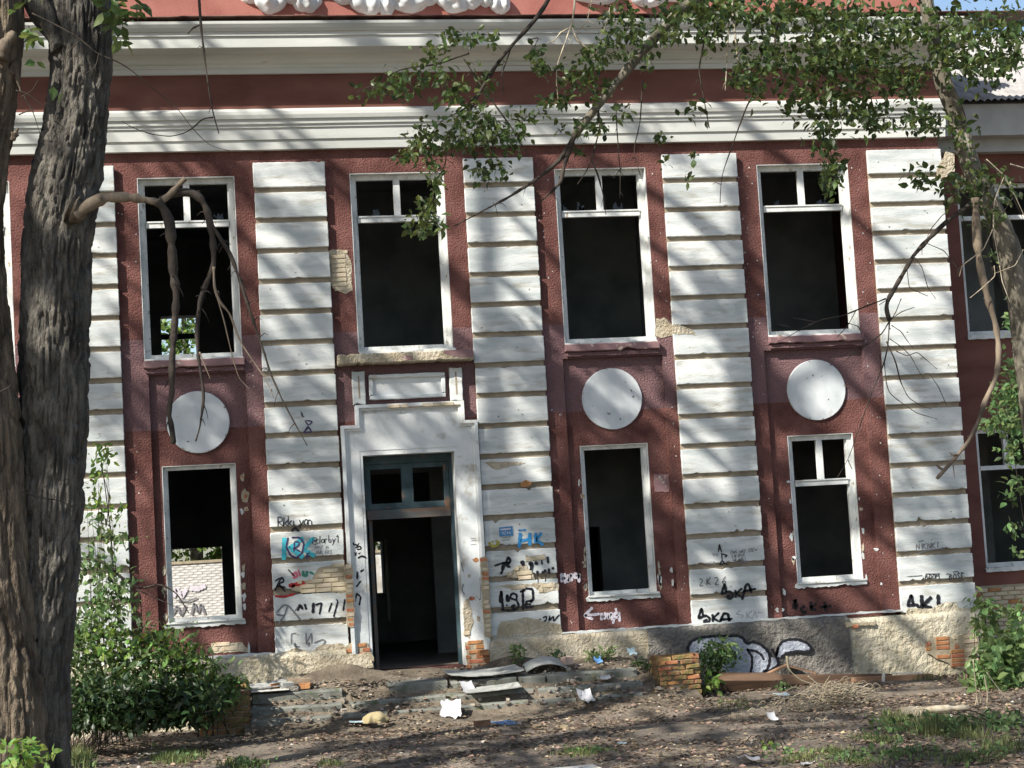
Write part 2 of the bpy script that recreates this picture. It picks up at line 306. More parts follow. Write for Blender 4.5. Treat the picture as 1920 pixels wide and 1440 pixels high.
# jagged outline of a rectangle
def jag(x0, x1, z0, z1, amp=0.006, step=0.07, chips=0, deep=0.05, low=True):
    pts = []
    def edge(a, b, nrm):
        L = math.hypot(b[0]-a[0], b[1]-a[1]); n = max(3, int(L/step)); out = []
        for i in range(n):
            t = i/n; o = random.uniform(-amp, amp) if i else random.uniform(0, amp*2)
            out.append([a[0]+(b[0]-a[0])*t+nrm[0]*o, a[1]+(b[1]-a[1])*t+nrm[1]*o])
        return out
    bot = edge((x0,z0),(x1,z0),(0,1)); rt = edge((x1,z0),(x1,z1),(-1,0)); tp = edge((x1,z1),(x0,z1),(0,-1)); lf = edge((x0,z1),(x0,z0),(1,0))
    for k in range(chips):
        e, nrm = (bot, (0,1)) if random.random() < 0.75 else (tp, (0,-1))
        i = random.randrange(1, len(e)-1); dd = random.uniform(0.3, 1)*deep
        e[i][1] += nrm[1]*dd
        if random.random() < 0.5 and i+1 < len(e): e[i+1][1] += nrm[1]*dd*0.6
    return bot+rt+tp+lf
BT, BP, BH = 9.45, 0.5268, 0.432
blocks = {}
def blob(cx, cz, rx, rz, n=14, amp=0.35):
    ph = random.uniform(0, 6.28)
    return [(cx+rx*math.cos(a)*(1+random.uniform(-amp,amp)*0.6), cz+rz*math.sin(a)*(1+random.uniform(-amp,amp)*0.6)) for a in [ph+i*2*math.pi/n for i in range(n)]]
for pi, (a, b) in enumerate(PIL):
    MB().box(a+0.015, b-0.015, -0.052, 0.002, 1.02, BT-0.02).build('pilaster', groove, bd)
    for r in range(16):
        z1 = BT-r*BP; z0 = z1-BH
        if r == 15: z0 = 1.08
        chips = random.choice([0,1,1,2]) + (2 if r > 11 else 0)
        m = MB().prism(jag(a+random.uniform(-.004,.006), b+random.uniform(-.006,.004), z0, z1, 0.003+0.003*(r>11), 0.05, chips, 0.020+0.030*(r>10)), -0.11+random.uniform(-.004,.004), -0.0525, 0.010)
        o = m.build('pilaster_block', white, bd); blocks[(pi, r)] = o
        for k in range(random.choice([0,1,2,3])):                # knocked spots
            q = MB().prism(blob(random.uniform(a+.15,b-.15), random.uniform(z0+.06,z1-.06), random.uniform(.005,.014), random.uniform(.005,.016), 7), -0.1165, -0.10)
            q.build('chip_mark', ochre if random.random() < .4 else plinthm, o)
def row_at(z): return max(0, min(15, int((BT-z)/BP)))
def pil_at(x):
    for i, (a, b) in enumerate(PIL):
        if a-0.05 < x < b+0.05: return i
    return None

# cornices, frieze, parapet
up_prof = [(0.0,10.98),(-.20,10.98),(-.205,11.06),(-.24,11.07),(-.245,11.12),(-.30,11.14),(-.34,11.18),(-.36,11.235),(-.375,11.27),(-.74,11.285),(-.75,11.29),(-.755,11.475),(-.785,11.48),(-.79,11.545),(-.82,11.55),(-.86,11.60),(-.895,11.655),(-.90,11.70),(-.10,11.75),(0.0,11.75)]
lo_prof = [(0.0,9.675),(-.115,9.675),(-.12,9.80),(-.095,9.805),(-.095,9.84),(-.14,9.845),(-.145,10.04),(-.17,10.045),(-.175,10.095),(-.20,10.10),(-.21,10.18),(-.24,10.185),(-.26,10.25),(-.26,10.31),(-.14,10.38),(0.0,10.38)]
def ret(prof, name, x1):
    m = MB(); segs = np.linspace(XL, x1, 24)
    n = len(prof)
    for k in range(len(segs)-1):
        pass
    m.extr(prof, XL, x1, 30)
    # the return round the corner
    V = []; F = []
    for (y, z) in prof: V.append((x1, y, z)); V.append((x1-y*0.6, y, z)); V.append((x1-y*0.6, 1.5, z))
    for i in range(n-1):
        F += [(3*i,3*i+3,3*i+4,3*i+1),(3*i+1,3*i+4,3*i+5,3*i+2)]
    m.add(V, F)
    v = np.array(m.v); v[:,2] += (fbm(np.stack([v[:,0]*0.8, v[:,2]*0.2, v[:,1]*0], -1), 2)-.4)*0.012; m.v = [tuple(q) for q in v]
    return m.build(name, cream, bd)
c_up = ret(up_prof, 'upper_cornice', 14.06); c_lo = ret(lo_prof, 'lower_cornice', 14.06)
holed(XL, 14.06, 10.30, 11.02, [], -0.135, 0.02).build('frieze', redflat, bd)
MB().box(XL, 14.04, -0.10, 0.5, 11.74, 13.35).build('parapet', parap, bd)
m = MB(); xq = -9.0
while xq < 14.7:
    L = random.uniform(1.6, 2.4); z = 11.715+random.uniform(0,.02)
    m.rbox((xq+L/2, -.52, z+0.02), (L*1.02, .84, .012), Matrix.Rotation(random.uniform(-.006,.006),3,'Y') @ Matrix.Rotation(rad(-3.5),3,'X')); xq += L
m.build('cornice_flashing', metal_edge, bd)
MB().box(XL+.1, 14.0, 0.6, 11.6, 13.0, 13.2).build('roof_slab', eave, bd)
MB().box(13.62, 14.015, 0.552, 11.6, 0.0, 13.0).build('end_wall', red, bd)
# carved relief: drapery lumps on the parapet
def lump(m, cx, cz, rx, rz, ry, seed, y=-0.10, n=26, k=14):
    u = np.linspace(0, 2*math.pi, n, endpoint=False); v = np.linspace(0, 1, k)
    U, W = np.meshgrid(u, v); r = np.sin(W*math.pi/2); hgt = np.cos(W*math.pi/2)
    x = np.cos(U)*r; z = np.sin(U)*r
    nn = fbm(np.stack([x*1.6+seed, z*1.6, hgt*1.2+seed*3], -1), 4)
    rr = 0.75+0.6*nn; fold = 1+0.22*np.sin(x*7+seed+3*nn)
    V = np.stack([cx+x*rx*rr, y-hgt*ry*fold*rr, cz+z*rz*rr], -1).reshape(-1, 3)
    F = [(j*n+i, j*n+(i+1)%n, (j+1)*n+(i+1)%n, (j+1)*n+i) for j in range(k-1) for i in range(n)]
    m.add(V, F)
REL = [(505,2,28,22),(480,-22,30,26),(545,-14,26,20),(575,2,24,20),(570,-30,45,26),(650,-10,28,18),(690,0,32,26),(725,2,18,28),(765,-2,42,24),(800,-20,30,30),(850,0,32,22),(885,-6,20,22),(915,-6,20,18),(938,6,20,18),(900,-30,50,26),(700,-34,60,26),(1120,-12,50,18),(1215,-6,35,20),(1265,-20,40,22)]
yy = -0.14
for i, (px, py, rx, rz) in enumerate(REL):
    m = MB(); q = P(px, py, yy); lump(m, q[0], q[2], rx*mpp(0)*1.05, rz*mpp(0)*1.05, 0.20, i*1.7+.3); m.build('relief_ornament', whiteclean, bd, True)

# plinth with a sloped ledge
def plinth(x0, x1, mtl, top, yf, n=40, seed=0.0):
    prof = [(yf-.02,-0.15),(yf-.01,0.25),(yf,0.6),(yf,top-.03),(yf+.015,top),(-0.145,top+.055),(0.088,top+.06)]
    m = MB(); xs = np.linspace(x0, x1, n+1); k = len(prof); V = []
    for x in xs:
        for (y, z) in prof:
            nn = fbm(np.array([[x*2.3+seed, z*2.3, 1.0]]), 3)[0]-.45
            V.append((x, y-(nn*0.06 if y < -.15 else 0), z+(nn*.03 if z > .8 else 0)))
    m.add(V, [(i*k+j,i*k+j+1,(i+1)*k+j+1,(i+1)*k+j)[::-1] for i in range(n) for j in range(k-1)])
    m.add([V[j] for j in range(k)]+[(x0,0.05,-.15)], [tuple(range(k+1))]); m.add([V[n*k+j] for j in range(k)]+[(x1,0.05,-.15)], [tuple(range(k+1))[::-1]])
    return m.build('plinth', mtl, bd)
pl1 = plinth(XL, 2.70, plinthc, 1.06, -0.23, 60); pl2 = plinth(5.13, 7.9, ochre, 1.06, -0.22, 40, 3.0); pl3 = plinth(7.9, 11.55, plinthm, 1.06, -0.25, 50, 5.0); pl4 = plinth(11.55, 14.08, plinthc, 1.00, -0.22, 40, 9.0)
# white-washed ledge line at the foot of the wall
MB().prism(jag(6.42, 12.59, 1.115, 1.15, 0.012, 0.09), -0.155, 0.0).build('ledge_line', white, bd)
MB().prism(jag(-0.79, 1.52, 1.105, 1.14, 0.012, 0.09), -0.155, 0.0).build('ledge_line', white, bd)

# bricks: regular courses kept where the test says so, each brick an object sharing one of four meshes
brick_meshes = []
def brick_mesh(seed, L=0.25, H=0.068, T=0.05):
    random.seed(100+seed); m = MB(); c = 0.007
    j = lambda: random.uniform(-.006, .006)
    a = [(-L/2+j(),-T,-H/2+j()),(L/2+j(),-T,-H/2+j()),(L/2+j(),-T,H/2+j()),(-L/2+j(),-T,H/2+j())]
    fr = [(x*(1-2*c/L), y-0.0, z*(1-2*c/H)) for x, y, z in a]; md = [(x, y+c, z) for x, y, z in a]; bk = [(x, 0.01, z) for x, y, z in a]
    V = fr+md+bk; F = [(0,1,2,3)]
    for k in (0, 4):
        for i in range(4): q = (i+1) % 4; F.append((k+i,k+4+i,k+4+q,k+q))
    m.add(V, F); return m
for i in range(5):
    m = brick_mesh(i); me = bpy.data.meshes.new('brick'); me.from_pydata(m.v, [], m.f); brick_meshes.append(me)
random.seed(11)
bmat_mesh = {}
def put_brick(x, y, z, mtl, parent, sc=(1,1,1), rz=0.0, ry=0.0):
    i = random.randrange(5); key = (i, mtl.name)
    if key not in bmat_mesh:
        me = brick_meshes[i].copy(); me.materials.append(mtl); bmat_mesh[key] = me
    o = bpy.data.objects.new('brick', bmat_mesh[key]); C.objects.link(o); o.parent = parent
    off = np.zeros(3); q = parent
    while q is not None: off += np.array(q.location); q = q.parent
    o.location = (x-off[0], y-off[1], z-off[2]); o.scale = sc; o.rotation_euler = (0, ry, rz); return o
def inpoly(x, z, poly):
    c = False; n = len(poly)
    for i in range(n):
        x1, z1 = poly[i]; x2, z2 = poly[(i+1) % n]
        if (z1 > z) != (z2 > z) and x < (x2-x1)*(z-z1)/(z2-z1)+x1: c = not c
    return c
def brick_patch(poly_px, y, parent, mtl, back=mortar, keep=0.9, name='bare_patch', grow=0.0):
    poly = [tuple(P(px, py, y)[[0,2]]) for px, py in poly_px]
    # roughen the outline
    pts = []
    for i in range(len(poly)):
        a, b = poly[i], poly[(i+1) % len(poly)]; n = max(2, int(math.hypot(b[0]-a[0], b[1]-a[1])/0.06))
        for k in range(n): pts.append((a[0]+(b[0]-a[0])*k/n+random.uniform(-.014,.014), a[1]+(b[1]-a[1])*k/n+random.uniform(-.014,.014)))
    MB().prism(pts, y-0.004, y+0.03).build(name, back, parent)
    zs = [p[1] for p in poly]; xs = [p[0] for p in poly]; r = 0; z = math.floor(min(zs)/0.08)*0.08+.04
    while z < max(zs):
        x = math.floor(min(xs)/0.265)*0.265+(0.13 if int(round(z/0.08)) % 2 else 0)
        while x < max(xs)+.2:
            if inpoly(x, z, pts) and random.random() < keep:
                sx = 1.0
                while sx > .35 and not (inpoly(x-.115*sx, z, pts) and inpoly(x+.115*sx, z, pts)): sx -= .1
                put_brick(x, y+0.036+random.uniform(-.004,.004), z, mtl, parent, (sx,1,.96), 0, random.uniform(-.012,.012))
            x += 0.265
        z += 0.08
    return pts

# windows: frame part with sub-parts
def window(x0, x1, z0, z1, y, transom=None, mull=True, shards=0, fw=0.085):
    m = MB(); d = 0.10; x0 += .016; x1 -= .016; z0 += .016; z1 -= .016
    m.box(x0, x0+fw, y, y+d, z0, z1); m.box(x1-fw, x1, y, y+d, z0, z1); m.box(x0+fw, x1-fw, y, y+d, z1-fw, z1); m.box(x0+fw, x1-fw, y, y+d, z0, z0+fw)
    for (a, b, c, e) in ((x0+fw, x0+fw+.022, z0+fw, z1-fw), (x1-fw-.022, x1-fw, z0+fw, z1-fw)): m.box(a, b, y+.035, y+d-.002, c, e)
    f = m.build('window_frame', wframe, bd)
    if transom:
        zt = transom
        MB().box(x0+fw+.023, x1-fw-.023, y-.012, y+d-.02, zt-.055, zt+.03).build('transom', wframe, f)
        MB().box(x0+fw+.023, x1-fw-.023, y-.03, y+.03, zt+.031, zt+.055).build('drip_rail', wframe, f)
        xm = (x0+x1)/2
        if mull: MB().box(xm-.055, xm+.055, y+.004, y+d-.02, zt+.056, z1-fw-.001).build('mullion', wframe, f)
        for k in range(shards):
            side = random.choice([(x0+fw+.03, xm-.06), (xm+.06, x1-fw-.03)]); a = random.uniform(side[0], side[1]-.2); wd = random.uniform(.08,.2); zb = zt+.057
            n = 5; pts = [(a, zb), (a+wd, zb)]+[(a+wd-wd*(i+.5)/n, zb+random.uniform(.03,.16)) for i in range(n)]
            MB().prism(pts, y+.045, y+.049).build('glass_shard', glass, f)
    return f
for i, (a, b) in enumerate(UPW): window(a, b, ZU0, ZU1, 0.13, 8.46, True, [0,2,1,4,3][i])
for i, q in enumerate(LOW):
    if q: window(q[0], q[1], ZL0, ZL1, 0.17, 3.49 if i in (0,4) else None, True, 0, 0.06 if i in (1,3) else 0.08)
# sill ledges under upper windows
for i, q in enumerate(REC):
    if not q: continue
    a, b = UPW[i][0]-.01, UPW[i][1]+.03
    m = MB().prism(jag(a, b, 5.985, 6.115, 0.006, .1, 5, .02), -0.11, 0.1, .014); m.build('sill', mauve, bd)
    MB().prism(jag(a+.03, b-.02, 5.90, 5.985, 0.006, .1, 3, .02), -0.055, 0.1, .01).build('sill_moulding', red, bd)
    MB().prism(jag(a+.02, b-.02, 6.112, 6.15, .004, .1, 3, .012), -0.03, 0.125).build('window_board', wframe, bd)
m = MB().prism(jag(2.80, 5.13, 5.90, 6.075, 0.006, .05, 8, .022), -0.32, 0.1, .02); sill2 = m.build('sill', ochre, bd)
MB().prism([(4.62,6.075),(5.12,6.075),(5.125,5.93),(4.95,5.94),(4.8,5.965),(4.68,6.0),(4.6,6.03)], -0.325, -0.2).build('paint_remnant', mauve, sill2)
MB().prism(blob(3.98,5.97,.10,.045), -0.325, -0.2).build('paint_remnant', mauve, sill2)
MB().prism(jag(3.2, 4.85, 6.078, 6.14, .008, .1, 4, .02), -0.10, 0.125).build('window_board', wframe, bd)
# medallions
for (cx, cz, r) in ((0.42,5.06,.525),(7.605,5.145,.54),(11.37,5.14,.545)):
    pts = [(cx+r*math.cos(t)*(1+random.uniform(-.004,.004)), cz+r*math.sin(t)*(1+random.uniform(-.004,.004))) for t in np.linspace(0, 2*math.pi, 72, endpoint=False)]
    o = MB().prism(pts, 0.048, 0.10, 0.008).build('medallion', whiteclean, bd)
    for k in range(9):
        t = random.uniform(0, 6.28); q = r*random.choice([.97,.5,.7,.97]); MB().prism(blob(cx+q*math.cos(t), cz+q*math.sin(t), random.uniform(.006,.02), random.uniform(.006,.02), 8, .9), 0.0445, 0.06).build('chip_mark', plinthm if k % 3 else ochre, o)

# ------------------------------------------------------------ door bay
ds = MB()
YS = -0.125
outer = [(2.80,0.95),(2.80,4.87),(3.06,4.87),(3.06,5.21),(4.93,5.21),(4.93,4.87),(5.15,4.87),(5.15,0.95)]
dx0, dx1, dz0, dz1 = DOOR
def frame_strip(m, pts, w, y0, y1):
    """a moulding of width w running inside an open outline given clockwise from bottom left"""
    q = np.array(pts); n = len(q); ins = []
    for i in range(n):
        dirs = []
        if i > 0: dirs.append(q[i]-q[i-1])
        if i < n-1: dirs.append(q[i+1]-q[i])
        o = np.zeros(2)
        for d in dirs:
            d = d/np.linalg.norm(d); nrm = np.array([d[1], -d[0]])
            if abs(o@nrm) < .5: o = o+nrm
        ins.append(q[i]+o*w)
    for i in range(n-1):
        a, b, c, d = q[i], q[i+1], ins[i+1], ins[i]
        m.add([(a[0],y0,a[1]),(b[0],y0,b[1]),(c[0],y0,c[1]),(d[0],y0,d[1]),(a[0],y1,a[1]),(b[0],y1,b[1]),(c[0],y1,c[1]),(d[0],y1,d[1])], [(0,1,2,3)[::-1],(0,4,5,1)[::-1],(3,2,6,7)[::-1]])
    return ins
dsf = MB()
for (a, b, c, d) in ((2.80,dx0,.95,4.87),(dx1,5.15,.95,4.87),(dx0,dx1,dz1,4.87),(3.06,4.93,4.8701,5.21)):
    dsf.box(a, b, YS, 0.09, c, d)
door_s = dsf.build('door_surround', surr, bd)
m = MB(); ins = frame_strip(m, outer, 0.055, YS-.07, YS+.02); m.build('surround_moulding', surr, door_s)
m = MB(); ins2 = frame_strip(m, [tuple(q) for q in ins], 0.045, YS-.035, YS+.02); m.build('surround_moulding', surr, door_s)
m = MB(); frame_strip(m, [(dx0-.001,.8),(dx0-.001,dz1),(dx1+.001,dz1),(dx1+.001,.8)], -0.0, YS, YS) if False else None
# reveal of the doorway
m = MB(); m.box(dx0-.002, dx0+.05, YS+.01, 0.30, dz0, dz1-.08); m.box(dx1-.05, dx1+.002, YS+.01, 0.30, dz0, dz1-.08); m.box(dx0-.002, dx1+.002, YS+.01, 0.30, dz1-.08, dz1+.001)
m.build('door_reveal', surr, door_s)
# panel between the door head and the sill
mp_ = MB().prism(jag(3.33, 4.64, 5.30, 5.72, .005, .09, 5, .03), -0.06, 0.02, .012).build('panel', surr, bd)
m = MB()
for (a, b, c, d) in ((3.33,4.64,5.655,5.725),(3.33,4.64,5.295,5.365),(3.325,3.395,5.366,5.654),(4.575,4.645,5.366,5.654)): m.prism(jag(a,b,c,d,.005,.09,2,.012), -0.105, -.05, .012)
m.build('panel_border', surr, mp_)
for (a, b) in ((3.04,3.26),(4.72,4.94)):
    o = MB().prism(jag(a,b,5.215,5.80,.005,.09,3,.02), -0.10, 0.02, .012).build('small_pilaster', white, bd)
    MB().box((a+b)/2-.014,(a+b)/2+.014,-.104,-.09,5.33,5.72).build('slot', groove, o)
# bare bricks above the door head
x = 3.62
while x < 4.86:
    L = random.uniform(.12,.22); put_brick(x+L/2, -.152+random.uniform(-.006,.01), 5.165, brick_o if random.random() < .55 else brick_c, door_s, (L/.25*.93, 1, .95)); x += L
# door frame with a transom light
yd = 0.27; fw = 0.055
m = MB(); m.box(dx0+.05, dx0+.05+fw, yd, yd+.13, dz0, dz1-.08); m.box(dx1-.05-fw, dx1-.05, yd, yd+.13, dz0, dz1-.08); m.box(dx0+.05+fw, dx1-.05-fw, yd, yd+.13, dz1-.08-.14, dz1-.08)
df = m.build('door_frame', dframe, bd)
MB().box(dx0+.06+fw, dx1-.06-fw, yd-.015, yd+.13, 3.26, 3.42).build('door_beam', rust, df)
m = MB(); a, b = dx0+.05+fw, dx1-.05-fw; xm = (a+b)/2
m.box(a+.005, b-.005, yd+.03, yd+.09, 3.425, 3.53); m.box(a+.005, a+.10, yd+.03, yd+.09, 3.531, 4.205); m.box(b-.10, b-.005, yd+.03, yd+.09, 3.531, 4.205); m.box(xm-.10, xm+.10, yd+.03, yd+.09, 3.531, 4.205); m.box(a+.101, b-.101, yd+.032, yd+.088, 4.12, 4.205)
m.build('transom_light', dframe, df)
m = MB(); m.box(dx0+.141, dx0+.20, yd+.05, yd+.10, dz0, 3.25); m.build('door_stop', rust, df)
# broken edges of the surround: columns of bare brick on both sides
def brick_col(px0, px1, py0, py1, y, par, orange=.6):
    a = P(px0, py0, y); b = P(px1, py1, y); xc = (a[0]+b[0])/2
    MB().prism(jag(xc-.062, xc+.062, b[2], a[2], .018, .06), y-.004, y+.05).build('bare_patch', mortar, par)
    z = b[2]+.04
    while z < a[2]-.03:
        put_brick(xc+random.uniform(-.012,.012), y+.03+random.uniform(0,.02), z, brick_o if random.random() < orange else brick_c, par, (random.uniform(.36,.48),1,random.uniform(.8,1.0))); z += .08
brick_col(650, 662, 1058, 1175, YS-.078, door_s, .7); brick_col(905, 918, 1045, 1195, YS-.078, door_s, .25)
# crumbled foot of the surround
for (pp, par) in (([(640,1222),(655,1205),(690,1205),(700,1230),(702,1260),(640,1262)], door_s), ([(872,1205),(905,1200),(925,1195),(935,1225),(935,1262),(878,1262)], door_s)):
    brick_patch(pp, -0.135, par, brick_o, mortar, .85)
brick_patch([(868,1130),(880,1120),(888,1165),(880,1200),(870,1190)], YS, door_s, brick_c, ochre, .5)
for (px, py, rx, rz) in ((892,1050,.055,.04),(885,1122,.05,.035),(880,1080,.03,.03),(897,1160,.03,.05)): 
    q = P(px, py, YS); MB().prism(blob(q[0], q[2], rx, rz), YS-.004, YS+.02).build('bare_patch', ochre if rx < .05 else brick_o, door_s)

# bare patches on walls and blocks
brick_patch([(612,480),(622,468),(650,470),(660,500),(660,545),(648,552),(625,540),(613,520)], -0.002, bd, brick_c, ochre, .95)
brick_patch([(612,1062),(640,1058),(655,1062),(655,1072),(655,1100),(645,1112),(600,1110),(570,1112),(545,1105),(560,1090),(585,1088),(596,1065)], -0.112, blocks[(1,14-1)], brick_c, mortar, .95)
brick_patch([(950,1083),(968,1062),(985,1058),(1000,1078),(1003,1086)], -0.113, blocks[(2,13)], brick_c, ochre, .95)
brick_patch([(930,1098),(1046,1092),(1048,1104),(1020,1112),(1000,1100),(960,1104)], -0.113, blocks[(2,14)], brick_c, ochre, .9)
brick_patch([(1022,1040),(985,1042),(987,1052),(1022,1050)], -0.113, blocks[(2,13)], brick_c, ochre, .9)
def peel(poly_px, y, par, mtl=ochre):
    poly = [tuple(P(px, py, y)[[0,2]]) for px, py in poly_px]; pts = []
    for i in range(len(poly)):
        a, b = poly[i], poly[(i+1) % len(poly)]; n = max(2, int(math.hypot(b[0]-a[0], b[1]-a[1])/0.05))
        for k in range(n): pts.append((a[0]+(b[0]-a[0])*k/n+random.uniform(-.012,.012), a[1]+(b[1]-a[1])*k/n+random.uniform(-.012,.012)))
    return MB().prism(pts, y-.005, y+.02).build('bare_patch', mtl, par)
peel([(940,1165),(985,1158),(1050,1170),(1055,1188),(930,1196),(932,1180)], -0.113, blocks[(2,15)])
peel([(525,1225),(555,1215),(585,1222),(600,1210),(640,1205),(655,1222),(640,1226),(530,1234)], -0.113, blocks[(1,15)])
peel([(908,868),(930,866),(960,866),(985,868),(950,876),(930,881)], -0.113, blocks[(2,10)]); peel([(975,905),(985,900),(998,905),(992,912),(978,913)], -0.113, blocks[(2,10)], brick_o)
peel([(1230,598),(1245,596),(1262,610),(1300,625),(1300,632),(1265,628),(1240,635),(1228,630)], -0.004, bd)
peel([(1262,606),(1300,618),(1305,628),(1262,626)], -0.113, blocks[(3,6)])
peel([(1700,1140),(1740,1142),(1780,1128),(1790,1128),(1800,1140),(1835,1138),(1835,1150),(1700,1155)], -0.113, blocks[(4,15)], plinthc)
peel([(1755,318),(1775,285),(1790,290),(1790,330),(1760,335)], -0.113, blocks[(4,0)])
# flaking lime around lower windows
for wx0, wx1 in ((-0.217,1.015),(6.975,8.20),(10.77,12.0)):
    for side in (0, 1):
        for k in range(6):
            z = random.uniform(1.75, 4.0 if k > 3 else 2.6); x = (wx0-.035 if side == 0 else wx1+.05)+random.uniform(-.02,.02)
            MB().prism(blob(x, z, random.uniform(.010,.035), random.uniform(.02,.10), 9, .8), 0.084, 0.11).build('lime_flake', white if random.random() < .5 else ochre, bd)
    MB().prism(jag(wx0-.05, wx1+.05, 1.63, 1.715, .012, .05, 4, .03), 0.055, 0.12).build('sill', white, bd)
    MB().prism(jag(wx0-.02, wx1+.03, 1.705, 1.735, .004, .1), 0.03, 0.17).build('window_board', wframe, bd)
for (px, py, rx, rz) in ((455,895,.05,.09),(460,930,.075,.12),(462,955,.05,.05),(1088,905,.03,.03),(1092,930,.05,.05)):
    q = P(px, py, .09); MB().prism(blob(q[0], q[2], rx*.8, rz*.8, 12, .8), 0.082, 0.12).build('lime_flake', ochre, bd); MB().prism(blob(q[0], q[2], rx*.35, rz*.35, 8, .8), 0.079, 0.12).build('brick_core', brick_o, bd)
for k in range(150):                                              # small chips in the roughcast
    i = random.choice([1,3,3,4,4]); a, b = PIL[i-1][1], PIL[i][0]; x = random.choice([random.uniform(a+.03, a+.33), random.uniform(b-.33, b-.03)]); z = random.uniform(1.2, 9.2)
    s = random.uniform(.004,.012)
    if x > REC[i][0]-.05 and x < REC[i][1]+.05 and z < 6: continue
    MB().prism(blob(x, z, s, s*1.3, 6), -0.004, 0.02).build('lime_chip', white, bd)
for (px, py, rx, rz) in ((1260,1070,.02,.06),(1262,1092,.02,.07),(1470,1110,.035,.07),(1457,1143,.04,.05),(1468,1143,.03,.04),(1645,1030,.04,.04),(1652,1095,.03,.04),(467,1215,.03,.11),(1243,905,.11,.17)):
    q = P(px, py, 0); MB().prism(blob(q[0], q[2], rx*.7, rz*.75, 9, 1.0) if rx < .1 else jag(q[0]-.14,q[0]+.14,q[2]-.16,q[2]+.16,.012), (-0.004 if px != 1243 else .083), 0.12).build('lime_flake', white if rx < .1 else mauve, bd)

# plinth: bare bricks at the right end
brick_patch([(1735,1205),(1760,1192),(1785,1195),(1800,1215),(1820,1225),(1825,1262),(1790,1250),(1752,1232),(1740,1225)], -0.262, pl4, brick_o, mortar, .75)
brick_patch([(1585,1168),(1640,1166),(1642,1172),(1586,1176)], -0.262, pl4, brick_o, mortar, .9)
brick_patch([(1790,1195),(1835,1180),(1838,1260),(1815,1265),(1800,1235)], -0.264, pl4, brick_c, mortar, .8)
brick_patch([(395,1205),(455,1205),(470,1222),(400,1224)], 0.086, bd, brick_c, ochre, .9)
peel([(548,1232),(600,1228),(690,1225),(700,1250),(640,1262),(560,1264),(545,1250)], -0.262, pl1, ochre)

# ------------------------------------------------------------ interior
YB = 10.0
MB().box(XL, XR-.4, 0.551, YB-.001, 0.40, 0.70).build('floor', floorm, bd)
MB().box(XL, 13.6, 0.553, YB-.001, 5.05, 5.45).build('upper_floor', interior, bd)
MB().box(XL, 13.6, 0.553, YB-.001, 9.9, 10.2).build('ceiling', interior, bd)
holed(XL, 13.6, 0.0, 13.0, [(-.17,.62,6.9,8.2),(-.35,.95,0.72,3.04),(4.33,4.50,1.8,2.96)], YB, YB+.5).build('rear_wall', interior, bd)
MB().box(-.17, .62, YB+.2, YB+.27, 7.70, 7.82).build('rear_window_bar', dframe, bd)
for x in (-2.3, 2.05, 5.75, 9.4): holed(0.553, YB-.001, .7001, 9.9, [], 0, 0.001); MB().box(x, x+.25, .553, YB-.001, .7005, 5.049).build('inner_wall', interior, bd); MB().box(x, x+.25, .554, YB-.001, 5.4505, 9.899).build('inner_wall', interior, bd)
holed(6.01, 9.395, .701, 5.048, [(7.35,8.0,.701,2.95)], 3.4, 3.6).build('inner_wall', interior, bd)
holed(2.31, 5.745, .701, 5.048, [(3.3,4.85,.701,4.2)], 4.2, 4.4).build('inner_wall', interior, bd)
m = MB(); m.box(4.50,4.56,YB-.35,YB-.27,1.2,3.0); m.build('inner_post', wframe, bd)
MB().box(9.66,13.6,4.0,4.2,.701,5.048).build('inner_wall', interior, bd); MB().box(2.31,5.745,5.0,5.2,5.451,9.898).build('inner_wall', interior, bd); MB().box(6.01,9.395,4.6,4.8,5.451,9.898).build('inner_wall', interior, bd); MB().box(9.66,13.6,4.6,4.8,5.451,9.898).build('inner_wall', interior, bd)

# ------------------------------------------------------------ graffiti: paint strokes a few millimetres proud of what they are sprayed on
def ribbon(m, pts, wpx, y, wob=0.0):
    w_ = wpx*mpp(y)/2; q = np.array([P(a, b, y)[[0,2]] for a, b in pts]) if not isinstance(pts, np.ndarray) else pts
    if len(q) < 2: return
    # resample smooth
    d = np.r_[0, np.cumsum(np.linalg.norm(np.diff(q, axis=0), axis=1))]; n = max(len(q), int(d[-1]/0.02)+2); t = np.linspace(0, d[-1], n)
    q2 = np.stack([np.interp(t, d, q[:,0]), np.interp(t, d, q[:,1])], 1)
    if n > 6:
        k = np.array([.25,.5,.25])
        for _ in range(2): q2[1:-1] = .25*q2[:-2]+.5*q2[1:-1]+.25*q2[2:]
    tg = np.gradient(q2, axis=0); tg /= np.linalg.norm(tg, axis=1)[:,None]+1e-9; nr = np.stack([-tg[:,1], tg[:,0]], 1)
    ww = w_*(1+.15*np.sin(np.arange(n)*1.3+random.random()*6)); ww[0] *= .6; ww[-1] *= .5
    a = q2+nr*ww[:,None]; b = q2-nr*ww[:,None]
    V = [(p[0], y, p[1]) for p in a]+[(p[0], y, p[1]) for p in b]
    m.add(V, [(i, i+1, n+i+1, n+i)[::-1] for i in range(n-1)])
